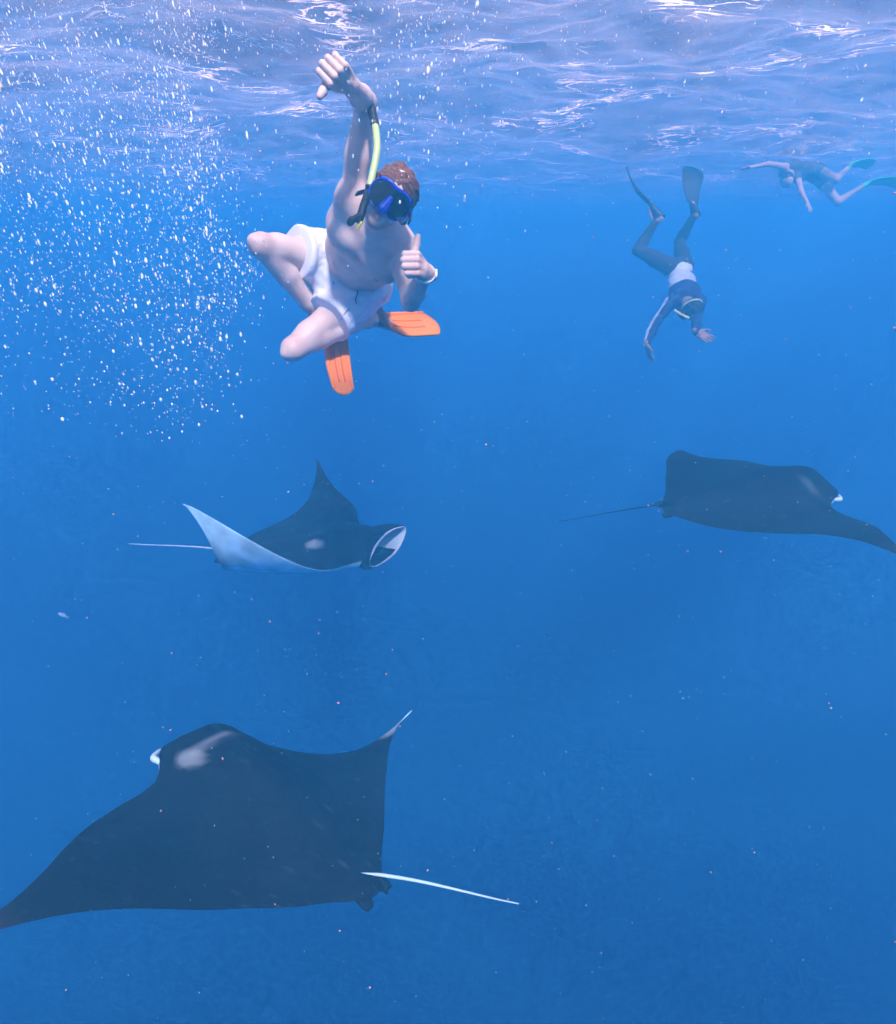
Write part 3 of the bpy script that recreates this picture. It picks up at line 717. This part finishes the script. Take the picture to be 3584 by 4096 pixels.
    st = [L(.074*math.sin(a)*1.16+0, .006+.010*math.cos(a), .066*math.cos(a)*0 + .10*math.cos(a)*.95-.02) for a in np.linspace(.62, 2*math.pi-.62, 40)]
    G = np.stack([np.array(st)-hu*.010, np.array(st)+hu*.010], 1); V, Fx = sheet(G, .004); mesh_obj('strap', V, Fx, M_skirt, mk)
    for pts in ([(1462, 764, 2.08), (1446, 768, 2.05), (1424, 774, 2.03)], [(1626, 840, 2.08), (1640, 858, 2.06), (1638, 888, 2.05)]):
        P_ = spline([c(*q) for q in pts], 10); G = np.stack([P_-hu*.008+hr*.002, P_+hu*.008], 1); V, Fx = sheet(G, .004); mesh_obj('strap_end', V, Fx, M_skirt, mk)
    # snorkel
    sn = empty('snorkel', tuple(c(1480, 745, 2.05))); tag(sn, 'lime green snorkel tube hanging from the blue mask', 'snorkel')
    P_ = spline([c(1476, 760, 2.05), c(1486, 715, 2.05), c(1499, 655, 2.05), c(1508, 595, 2.05), c(1506, 545, 2.06), c(1500, 500, 2.07)], 30)
    V, Fc = tube(P_, .0118, 14); mesh_obj('tube', V, Fc, M_lime, sn)
    P_ = spline([c(1501, 506, 2.07), c(1494, 472, 2.08), c(1484, 435, 2.09), c(1476, 415, 2.1)], 14); V, Fc = tube(P_, .0145, 14); mesh_obj('top_guard', V, Fc, M_black, sn)
    P_ = spline([c(1478, 750, 2.05), c(1468, 785, 2.03), c(1455, 822, 2.01), c(1444, 860, 2.0), c(1432, 890, 2.0)], 24); V, Fc = tube(P_, .0128, 14); mesh_obj('lower_tube', V, Fc, M_black, sn)
    V, Fc = tube(spline([c(1446, 862, 2.0), c(1425, 872, 1.99), c(1408, 884, 1.98)], 10), np.linspace(.012, .009, 10), 12); mp_ = mesh_obj('mouthpiece', V, Fc, M_black, sn)
    V, Fc = ball_mesh(c(1405, 884, 1.98), 1, 16, 8); V = c(1405, 884, 1.98)+(V-c(1405, 884, 1.98))@np.stack([hr*.012, hu*.017, hf*.005]); mesh_obj('bite_flange', V, Fc, M_black, mp_)
    V, Fc = tube(spline([c(1448, 888, 1.985), c(1438, 902, 1.985), c(1430, 922, 1.99)], 10), .0045, 8); mesh_obj('purge_cap', V, Fc, M_yellow, sn)
    V, Fc = tube(spline([c(1466, 742, 2.03), c(1478, 748, 2.025), c(1490, 752, 2.03)], 6), .006, 8); mesh_obj('keeper_clip', V, Fc, M_black, sn)
build_diver()
# ------------------------------------------------------------------ the other swimmers
M_skin2 = skin_mat('tanned_skin', (.34, .21, .15))
M_skin3 = skin_mat('pale_skin', (.66, .50, .40))
M_suit = attr_mat('suit_cloth', .7, .3, .12, 20, .2)
M_legs = cloth_mat('black_leggings', (.03, .032, .045), .7, 60, .3)
M_hair2 = cloth_mat('black_hair', (.015, .013, .013), .5, 120, .8)
M_trim = mat('orange_trim', (.85, .25, .08), .5, .4)
M_lime2 = mat('green_fin_rubber', (.12, .85, .32), .45, .4)
M_strap = mat('pale_yellow_strap', (.75, .75, .35), .5, .4)
def open_hand(Fd, wr, a, n, t, S, spread=.16, curl=.25):
    a, n, _ = ortho(a, n); t = unit(t-a*(t@a)-n*(t@n))
    Fd.ell(wr+a*.05*S, np.array([.052, .016, .042])*S, np.stack([a, n, t], 1), .012*S)
    for i, (o_, l) in enumerate(((.031, .074), (.0105, .084), (-.0105, .078), (-.031, .062))):
        b = wr+(a*(.092 if i < 3 else .082)+t*o_)*S; d = unit(a+t*o_*spread/.03*.9+n*curl*.4); d2 = unit(d+n*curl)
        Fd.cone(wr+(a*.03+t*o_*.6)*S, b, .014*S, .0115*S, .008*S); Fd.cone(b, b+d*l*.5*S, .0105*S, .0095*S, .003*S); Fd.cone(b+d*l*.5*S, b+(d*.5+d2*.5)*l*S, .0095*S, .0078*S, .003*S)
    b = wr+(a*.028+t*.032)*S; m = b+(a*.030+t*.030)*S; e = m+(a*.036+t*.014+n*.01)*S
    Fd.cone(wr+a*.012*S, b, .018*S, .016*S, .012*S); Fd.cone(b, m, .015*S, .012*S, .006*S); Fd.cone(m, e, .012*S, .009*S, .003*S)
def long_fin(name, label, group, heel, toe, tip, lat, w0, w1, blade_m, pocket_m, trim=None):
    """foot pocket and a tapering blade that widens to its tip"""
    root = empty(name, tuple(toe)); tag(root, label, 'swim fin', group)
    n, m = 18, 11; ax = unit(tip-toe); lat = unit(lat-ax*(lat@ax)); nrm = np.cross(ax, lat); t = np.linspace(0, 1, n)
    G = np.zeros((n, m, 3)); q = np.linspace(-1, 1, m); L_ = np.linalg.norm(tip-toe)
    for i in range(n):
        w_ = (w0+(w1-w0)*t[i]**.8)
        for j in range(m): G[i, j] = toe+ax*L_*t[i]*(1-.07*q[j]**2*t[i]**3)+lat*w_*q[j]+nrm*(.05*math.sin(t[i]*2.6)-.012*(1-q[j]**2))
    V, Fx = sheet(G, .008); mesh_obj('blade', V, Fx, blade_m, root)
    for j in (0, m-1): V, Fx = tube(G[:, j], np.linspace(.012, .006, n), 8); mesh_obj('side_rail', V, Fx, pocket_m, root)
    k, qn = 8, 14; an = np.arange(qn)/qn*2*math.pi; rings = []
    for i in range(k):
        f = i/(k-1); rings.append((heel*(1-f)+toe*f)[None]+np.cos(an)[:, None]*lat*(.045*(1-f)+w0*f*1.02)+np.sin(an)[:, None]*nrm*(.05*(1-f)+.016))
    V = np.concatenate(rings); Fc = [(i*qn+j, i*qn+(j+1) % qn, (i+1)*qn+(j+1) % qn, (i+1)*qn+j) for i in range(k-1) for j in range(qn)]+[tuple((k-1)*qn+j for j in range(qn))]
    mesh_obj('foot_pocket', V, Fc, pocket_m, root)
    if trim:
        s_ = 1 if nrm @ (-heel) > 0 else -1
        P_ = np.array([heel*(1-f)+toe*f+nrm*s_*(.05*(1-f)+.022) for f in np.linspace(.1, .9, 10)]); V, Fx = tube(P_, .016*np.sin(np.linspace(.5, 2.7, 10)), 8); mesh_obj('pocket_trim', V, Fx, trim, root)
        V, Fx = tube(G[7:, m//2]+nrm*s_*.008, .011, 8); mesh_obj('blade_stripe', V, Fx, trim, root)
    return root
def build_freediver():
    c = lambda x, y, d: at(x, y, d*1.1); root = empty('person', tuple(c(2715, 1085, 6.35)))
    tag(root, 'head-down freediver in a navy and white top, feet up near the surface', 'person')
    pel, neck = c(2712, 1075, 6.38), c(2748, 1205, 6.12)
    shL, shR = c(2684, 1208, 6.15), c(2802, 1203, 6.12)
    elL, wrL = c(2616, 1302, 6.02), c(2586, 1378, 5.95)
    elR, wrR = c(2786, 1292, 5.90), c(2786, 1328, 5.68)
    hpL, hpR = c(2688, 1072, 6.36), c(2737, 1060, 6.40)
    knL, anL = c(2552, 1000, 6.28), c(2622, 888, 6.44)
    knR, anR = c(2718, 968, 6.72), c(2770, 872, 6.50)
    e2 = unit(neck-pel); e1 = unit(shR-shL); e1 = unit(e1-e2*(e1@e2)); e3 = np.cross(e1, e2); M = np.stack([e1, e2, e3], 1)
    H = c(2764, 1232, 6.02)
    lo, hi = c(2640, 1060, 6.3)-.95, c(2640, 1060, 6.3)+.95
    lo, hi = np.minimum.reduce([wrL, wrR, anL, anR, knL, H, pel, knR, elL])-.30, np.maximum.reduce([wrL, wrR, anL, anR, knL, H, pel, knR, elL])+.30
    def torso(F_, g):
        F_.ell(pel, np.array((.155, .11, .11))+g, M, .04); F_.ell(pel+(neck-pel)*.42, np.array((.135, .14, .10))+g, M, .05); F_.ell(pel+(neck-pel)*.75, np.array((.165, .14, .115))+g, M, .05)
        for sh in (shL, shR): F_.cone(pel+(neck-pel)*.82, sh, .09+g, .058+g, .05)
    def arms(F_, g):
        for sh, el, wr in ((shL, elL, wrL), (shR, elR, wrR)): F_.chain([sh, el, el*.65+wr*.35, wr], [.054+g, .040+g, .041+g, .028+g], .02)
    def legs(F_, g):
        for hp, kn, an in ((hpL, knL, anL), (hpR, knR, anR)):
            F_.chain([hp, hp*.5+kn*.5, kn], [.088+g, .074+g, .054+g], .03); F_.chain([kn, kn*.7+an*.3, an], [.052+g, .054+g, .034+g], .02)
    Fd = Field(lo, hi, .011); torso(Fd, 0); arms(Fd, 0); legs(Fd, 0)
    heL, toL = c(2640, 876, 6.42), c(2600, 812, 6.40); heR, toR = c(2784, 862, 6.44), c(2771, 812, 6.50)
    for an, he, to in ((anL, heL, toL), (anR, heR, toR)): Fd.cone(an, he, .035, .034, .02); Fd.cone(he, to, .034, .026, .02)
    hu = unit(c(2775, 1275, 5.95)-c(2750, 1195, 6.1)); hf = unit(cdir(-.5, -.2, .4)-hu*(cdir(-.5, -.2, .4)@hu)); hr = np.cross(hu, hf); HM = np.stack([hr, hu, hf], 1)
    Fd.ell(H+hu*.02, (.078, .10, .098), HM, .02); Fd.ell(H-hu*.04+hf*.04, (.058, .07, .06), HM, .03); Fd.cone(neck, H-hu*.05, .06, .056, .03); Fd.ell(H-hu*.02+hf*.10, (.014, .02, .02), HM, .02)
    V, Q = Fd.mesh(2)
    for wr, a, n_, t in ((wrL, c(2606, 1445, 5.95)-wrL, cdir(1, .3, 0), cdir(.3, .1, -1)), (wrR, c(2828, 1352, 5.65)-wrR, cdir(0, 0, -1), cdir(.2, 1, 0))):
        Fk = Field(wr-.24, wr+.24, .006); Fk.cone(wr-unit(a)*.02, wr+unit(a)*.03, .03, .027, .01); open_hand(Fk, wr, unit(a), n_, t, 1.05); Vh, Qh = Fk.mesh(1)
        Q = np.concatenate([Q, Qh+len(V)]); V = np.concatenate([V, Vh])
    mesh_obj('body', V, Q, M_skin2, root)
    Fs = Field(lo, hi, .011); torso(Fs, .010); Fs.half(pel+e2*-.0, -e2); arms(Fs, .008)
    for el, wr in ((elL, wrL), (elR, wrR)): Fs.half(wr*.92+el*.08, unit(wr-el)*1.0) if False else None
    V, Q = Fs.mesh(1); V = noise_disp(V, Q, .010, 11, 31)
    o = mesh_obj('rash_guard', V, Q, M_suit, root); o['label'] = 'navy top with white waist and sleeve stripe'
    rel = V-pel; a2 = rel@e2; a1 = rel@e1; L_ = np.linalg.norm(neck-pel)
    navy, white = np.array([.012, .02, .10]), np.array([.62, .68, .70])
    edge = L_*(.60-.0*a1) + .35*np.abs(a1)**1.3
    wmask = (a2 < edge) & (np.abs(a1) < .20)
    u = unit(wrL-shL); out = cdir(-1, -.15, -.15); out = unit(out-u*(out@u)); r2 = V-shL; al = r2@u; rd = r2-al[:, None]*u
    smask = (al > .0) & (np.linalg.norm(rd, axis=1) < .11) & ((rd@out)/(np.linalg.norm(rd, axis=1)+1e-6) > .72)
    set_pigment(o, np.where((wmask | smask)[:, None], white, navy))
    Fl = Field(lo, hi, .011); Fl.ell(pel, (.165, .12, .12), M, .03); Fl.half(pel+e2*.04, e2); legs(Fl, .007)
    V, Q = Fl.mesh(1); mesh_obj('leggings', V, Q, M_legs, root)
    Fh = Field(H-.2, H+.2, .008); Fh.ell(H+hu*.022-hf*.012, (.088, .112, .106), HM, 0); Fh.half(H+hf*.05-hu*.02, unit(hf*.8-hu*.6)); V, Q = Fh.mesh(1); V = noise_disp(V, Q, .012, 40, 5); mesh_obj('hair', V, Q, M_hair2, root)
    mk = empty('diving_mask', tuple(H+hf*.1)); tag(mk, 'dark mask with pale yellow strap on the head-down freediver', 'diving mask')
    an = np.linspace(0, 2*math.pi, 48); ring = np.array([H+hu*.0+hr*.094*math.cos(a)+hf*(.112*math.sin(a)-.008) for a in an]); G = np.stack([ring-hu*.011, ring+hu*.011], 1); V, Fx = sheet(G, .006); mesh_obj('strap', V, Fx, M_strap, mk)
    V, Fx = ball_mesh((0, 0, 0), 1, 18, 10); V = np.sign(V)*np.abs(V)**.7; mesh_obj('frame', H+hf*.105+V@np.stack([hr*.078, hu*.05, hf*.03]), Fx, M_black, mk)
    V2 = H+hf*.128+V@np.stack([hr*.066, hu*.04, hf*.012]); mesh_obj('lens', V2, Fx, M_lens, mk)
    sn = empty('snorkel', tuple(c(2700, 1245, 5.9))); tag(sn, 'pale yellow snorkel beside the head of the head-down freediver', 'snorkel')
    V, Fx = tube(spline([c(2697, 1241, 5.88), c(2724, 1258, 5.86), c(2756, 1273, 5.86)], 14), .013, 10); mesh_obj('tube', V, Fx, M_strap, sn)
    V, Fx = tube(spline([c(2756, 1273, 5.86), c(2766, 1272, 5.87), c(2772, 1262, 5.9)], 8), .014, 10); mesh_obj('mouthpiece', V, Fx, M_black, sn)
    g = 'dark long fins of the freediver'
    long_fin('swim_fin', 'dark fin with orange stripe seen edge-on above the freediver', g, heL, toL, c(2517, 672, 6.55), cdir(.35, .2, 1), .05, .11, M_black, M_black, M_trim)
    long_fin('swim_fin', 'broad black fin seen flat above the freediver', g, heR, toR, c(2782, 668, 6.62), cdir(1, 0, .3), .055, .135, M_pocket_d, M_black)
M_pocket_d = mat('charcoal_rubber', (.035, .033, .035), .6, .35)
build_freediver()
def build_far_swimmer():
    c = at; D = 9.6; root = empty('person', tuple(c(3230, 690, D)))
    tag(root, 'hazy swimmer in a dark shirt at the surface, far upper right', 'person')
    ch, pel = c(3165, 680, D), c(3262, 690, D+.15)
    e2 = unit(ch-pel); e3 = cdir(0, 1, 0); e3 = unit(e3-e2*(e3@e2)); e1 = np.cross(e2, e3); M = np.stack([e1, e2, e3], 1)
    H = c(3148, 722, D-.22)
    A1 = [c(3140, 668, D-.1), c(3075, 656, D-.2), c(3000, 670, D-.2)]; A2 = [c(3190, 712, D-.12), c(3205, 770, D-.25), c(3230, 815, D-.35)]
    L1 = [c(3255, 672, D+.1), c(3345, 716, D-.15), c(3392, 672, D+.2)]; L2 = [c(3268, 705, D+.2), c(3352, 806, D), c(3448, 748, D+.15)]
    P_ = np.array(A1+A2+L1+L2+[H]); lo, hi = P_.min(0)-.2, P_.max(0)+.2
    Fd = Field(lo, hi, .013); Fd.ell(ch, (.17, .15, .12), M, .05); Fd.ell(ch*.5+pel*.5, (.14, .16, .105), M, .05); Fd.ell(pel, (.15, .11, .11), M, .05)
    for A in (A1, A2): Fd.chain([ch*.7+A[0]*.3]+A, [.06, .05, .038, .028], .03); a = unit(A[2]-A[1]); open_hand(Fd, A[2], a, cdir(0, -1, 0), cdir(0, 0, -1), 1.0)
    for L_ in (L1, L2): Fd.chain(L_, [.085, .055, .035], .03); f = unit(L_[2]-L_[1]); Fd.cone(L_[2], L_[2]+f*.16, .034, .025, .02)
    Fd.ell(H, (.08, .11, .10), None, .02); Fd.cone(ch, H, .065, .055, .03)
    V, Q = Fd.mesh(2); mesh_obj('body', V, Q, M_skin3, root)
    Fs = Field(lo, hi, .013); Fs.ell(ch, (.185, .165, .135), M, .05); Fs.ell(ch*.5+pel*.5, (.16, .17, .125), M, .05); Fs.ell(pel, (.17, .125, .13), M, .05); Fs.cone(ch, A2[0], .08, .07, .04)
    for L_ in (L1, L2): Fs.cone(L_[0], L_[0]*.7+L_[1]*.3, .10, .09, .03)
    V, Q = Fs.mesh(1); V = noise_disp(V, Q, .012, 10, 41); mesh_obj('dark_shirt_and_shorts', V, Q, M_shirt, root)
    Fh = Field(H-.2, H+.2, .01); Fh.ell(H+cdir(0, .3, .1)*.02, (.088, .115, .108), None, 0); Fh.half(H-cdir(-.4, -.6, .1)*.05+cdir(-.5, -.8, 0)*.09, cdir(-.5, -.8, 0)); V, Q = Fh.mesh(1); mesh_obj('hair', V, Q, M_hair2, root)
    g = 'green fins of the far swimmer'
    for L_, tip, lab in ((L1, c(3492, 664, D+.35), 'green fin in haze at upper right, nearer the far swimmer'), (L2, c(3600, 738, D+.3), 'green fin cut by the right edge behind the far swimmer')):
        f = unit(L_[2]-L_[1]); long_fin('swim_fin', lab, g, L_[2]-f*.02, L_[2]+f*.17, tip, cdir(.1, -.25, 1), .05, .10, M_lime2, M_lime2)
M_shirt = cloth_mat('brown_shirt', (.13, .10, .10), .8, 40, .3)
build_far_swimmer()
def build_edge_hand():
    c = at; wr = c(-150, 236, 1.95); root = empty('person', tuple(wr)); tag(root, 'fingers of another swimmer reaching in at the upper left edge', 'person')
    Fk = Field(wr-.4, wr+.27, .004); a = unit(c(62, 366, 1.9)-wr); Fk.cone(wr-a*.25+cdir(0, .1, 0)*.1, wr, .038, .027, .01); Fk.cone(wr, wr+a*.03, .027, .024, .01)
    open_hand(Fk, wr, a, cdir(-.3, -.8, .3), cdir(.3, .6, -.6), .95, .05, .35); V, Q = Fk.mesh(1); mesh_obj('body', V, Q, M_skin3, root)
build_edge_hand()
# ------------------------------------------------------------------ small fish
def build_fish():
    c = at; A, B = c(232, 2452, 5.2), c(276, 2471, 5.25); ax, up, sd = ortho(A-B, cdir(0, 1, .1)); L_ = np.linalg.norm(A-B)
    root = empty('small_fish', tuple((A+B)/2)); tag(root, 'tiny pale blue fish alone in the water at the left', 'fish')
    V, Fx = ball_mesh((0, 0, 0), 1, 16, 10); V = V*(1-.35*(V[:, :1] < 0)*np.abs(V[:, :1])*np.array([0, 1, 1])); mesh_obj('body', (A*.58+B*.42)+V@np.stack([ax*L_*.40, up*L_*.16, sd*L_*.09]), Fx, mat('silver_fish_skin', (.45, .62, .70), .3, .6), root)
    q = np.linspace(-1, 1, 7); m_ = mat('fish_fin', (.35, .5, .6), .5, .4)
    G = np.array([[(A*.22+B*.78)-ax*L_*.22*t*(.55+.45*abs(y))+up*L_*.20*y*t for y in q] for t in np.linspace(.1, 1, 5)]); V, Fx = sheet(G, .0012); mesh_obj('tail_fin', V, Fx, m_, root)
    G = np.array([[(A*(.7-.3*t)+B*(.3+.3*t))+up*L_*(.13+.09*h*math.sin(math.pi*t*.9+.2)) for h in (0, .5, 1)] for t in np.linspace(0, 1, 8)]); V, Fx = sheet(G, .0012); mesh_obj('dorsal_fin', V, Fx, m_, root)
build_fish()
# ------------------------------------------------------------------ bubbles and drifting specks
M_bub = mat('air_bubble_silver', (.96, .97, 1.0), .12, 1.0)
def _bub():
    m = M_bub; tc = nd(m, 'ShaderNodeNewGeometry'); wn = nd(m, 'ShaderNodeTexNoise'); wn.inputs['Scale'].default_value = 45; wn.inputs['Detail'].default_value = 1
    lk(m, tc.outputs['Position'], wn.inputs[0]); mr = nd(m, 'ShaderNodeMapRange'); mr.inputs[1].default_value = .34; mr.inputs[2].default_value = .62; mr.inputs[3].default_value = .15; mr.inputs[4].default_value = .85
    lk(m, wn.outputs[0], mr.inputs[0]); lk(m, mr.outputs[0], m.node_tree.nodes['Principled BSDF'].inputs['Alpha'])
_bub()
def _tint():  # pastel hues painted into the bubbles for rainbow sparkle
    m = M_bub; tc = nd(m, 'ShaderNodeNewGeometry'); wn = nd(m, 'ShaderNodeTexNoise'); wn.inputs['Scale'].default_value = 60; wn.inputs['Detail'].default_value = 0
    lk(m, tc.outputs['Position'], wn.inputs[0]); rp = nd(m, 'ShaderNodeValToRGB'); e = rp.color_ramp.elements; e[0].position = .30; e[0].color = (1, .80, .74, 1); e[1].position = .70; e[1].color = (.80, .86, 1, 1)
    for p, c in ((.42, (1, .98, .86, 1)), (.50, (1, 1, 1, 1)), (.60, (.84, 1, 1, 1))): q = e.new(p); q.color = c
    lk(m, wn.outputs[0], rp.inputs[0]); lk(m, rp.outputs[0], m.node_tree.nodes['Principled BSDF'].inputs['Base Color'])
_tint()
def build_bubbles():
    rs = np.random.RandomState(77); items = []
    def add(px, py, d, r, el, zone):
        lean = (px-1500)/1792*.55
        items.append((at(px, py, d), r, el, cdir(lean, 1, .1), zone))
    n = 0
    while n < 6500:                                  # plume of exhaled air at the left
        y = rs.uniform(-60, 1780); x = rs.uniform(-60, 1200)
        edge = 900-.00006*(y-1000)**2-70*math.sin(y*.004)+40*math.sin(y*.013)
        p = .45+.55*math.exp(-((x-edge+80)/130)**2)
        if y > 1250: p *= max(0, 1-(y-1250)/560)*(.3+.7*math.exp(-((x-620)/330)**2))
        if x > edge: p *= .6*math.exp(-(x-edge)/95)
        if rs.rand() > p: continue
        d = rs.uniform(1.1, 2.6); px = min(10, rs.lognormal(math.log(2.6), .55))
        up = max(0, 1-y/1500); add(x, y, d, px*d/2559*(.60-.22*up), 1.3+4.0*up*rs.rand()+.4*rs.rand(), 0); n += 1
    n = 0
    while n < 420:                                   # beside and above the raised arm
        x = rs.normal(1660, 190); y = abs(rs.normal(60, 330))
        if y > 1000: continue
        d = rs.uniform(1.6, 3.0); px = rs.lognormal(math.log(3.6), .42); add(x, y, d, px*d/2559*.62, 1.6+1.4*rs.rand(), 1); n += 1
    for _ in range(900):                             # under the whole surface
        x = rs.uniform(-50, 3640); y = abs(rs.normal(0, 330)); d = rs.uniform(1.6, 3.4); px = rs.lognormal(math.log(2.5), .42)
        add(x, y, d, px*d/2559*.6, 1.6+1.2*rs.rand(), 2)
    Vb, Fb = ball_mesh((0, 0, 0), 1, 10, 7)
    me = bpy.data.meshes.new('air_bubble'); me.from_pydata(Vb.tolist(), [], Fb); me.materials.append(M_bub); me.polygons.foreach_set('use_smooth', np.ones(len(me.polygons), bool))
    size = np.array([r*el**.5/np.linalg.norm(p) for p, r, el, d, z in items])
    zones = np.array([it[4] for it in items]); pick = set()
    for z, k in ((0, 220), (1, 50), (2, 30)):
        ii = np.nonzero(zones == z)[0]; pick |= set(ii[np.argsort(-size[ii])[:k]].tolist())
    lab = ['bright air bubble in the rising plume at the upper left', 'bright air bubble rising around the raised arm', 'bright air bubble just under the water surface along the top']
    grp = ['bubbles of the left plume', 'bubbles around the raised arm', 'bubbles under the surface']
    VV, FF, off = [], [], 0
    Vs, Fs = ball_mesh((0, 0, 0), 1, 6, 5); Vs = np.array(Vs)
    for i, (p, r, el, dv, z) in enumerate(items):
        a, b, c_ = ortho(dv, cdir(.3, .1, 1))
        if i in pick:
            o = bpy.data.objects.new('air_bubble', me)
            o.matrix_world = Matrix(((b[0]*r, c_[0]*r, a[0]*r*el, p[0]), (b[1]*r, c_[1]*r, a[1]*r*el, p[1]), (b[2]*r, c_[2]*r, a[2]*r*el, p[2]), (0, 0, 0, 1)))
            COL.objects.link(o); tag(o, lab[z], 'bubble', grp[z])
        else:
            VV.append(p+Vs@np.stack([b*r, c_*r, a*r*el])); FF += [tuple(q+off for q in f) for f in Fs]; off += len(Vs)
    tag(mesh_obj('fine_bubbles', np.concatenate(VV), FF, M_bub), 'cloud of fine silvery bubbles too many to count', kind='stuff')
build_bubbles()
def build_specks():
    rs = np.random.RandomState(5); Vs, Fs = ball_mesh((0, 0, 0), 1, 6, 4); Vs = np.array(Vs)
    for name, n, m_, lo, hi, lab in (('plankton_specks', 1500, mat('plankton_pale', (.75, .78, .80), .7), 1.8, 3.4, 'pale drifting plankton specks all through the water'),
                                     ('reddish_plankton', 75, mat('plankton_red', (.85, .36, .26), .7), 3.5, 8.0, 'scattered reddish plankton specks drifting in the water')):
        VV, FF, off = [], [], 0
        for _ in range(n):
            x, y = rs.uniform(-60, 3640), rs.uniform(-40, 4140); d = rs.uniform(.8, 3.6)
            if name == 'plankton_specks' and rs.rand() < (y/4096)*.75: continue
            r = rs.uniform(lo, hi)*(1.6 if rs.rand() < .06 else 1)*d/2559*.55
            VV.append(at(x, y, d)+(Vs*rs.uniform(.6, 1.4, 3))@euler(*rs.uniform(0, 6, 3))*r); FF += [tuple(q+off for q in f) for f in Fs]; off += len(Vs)
        tag(mesh_obj(name, np.concatenate(VV), FF, m_), lab, kind='stuff')
build_specks()
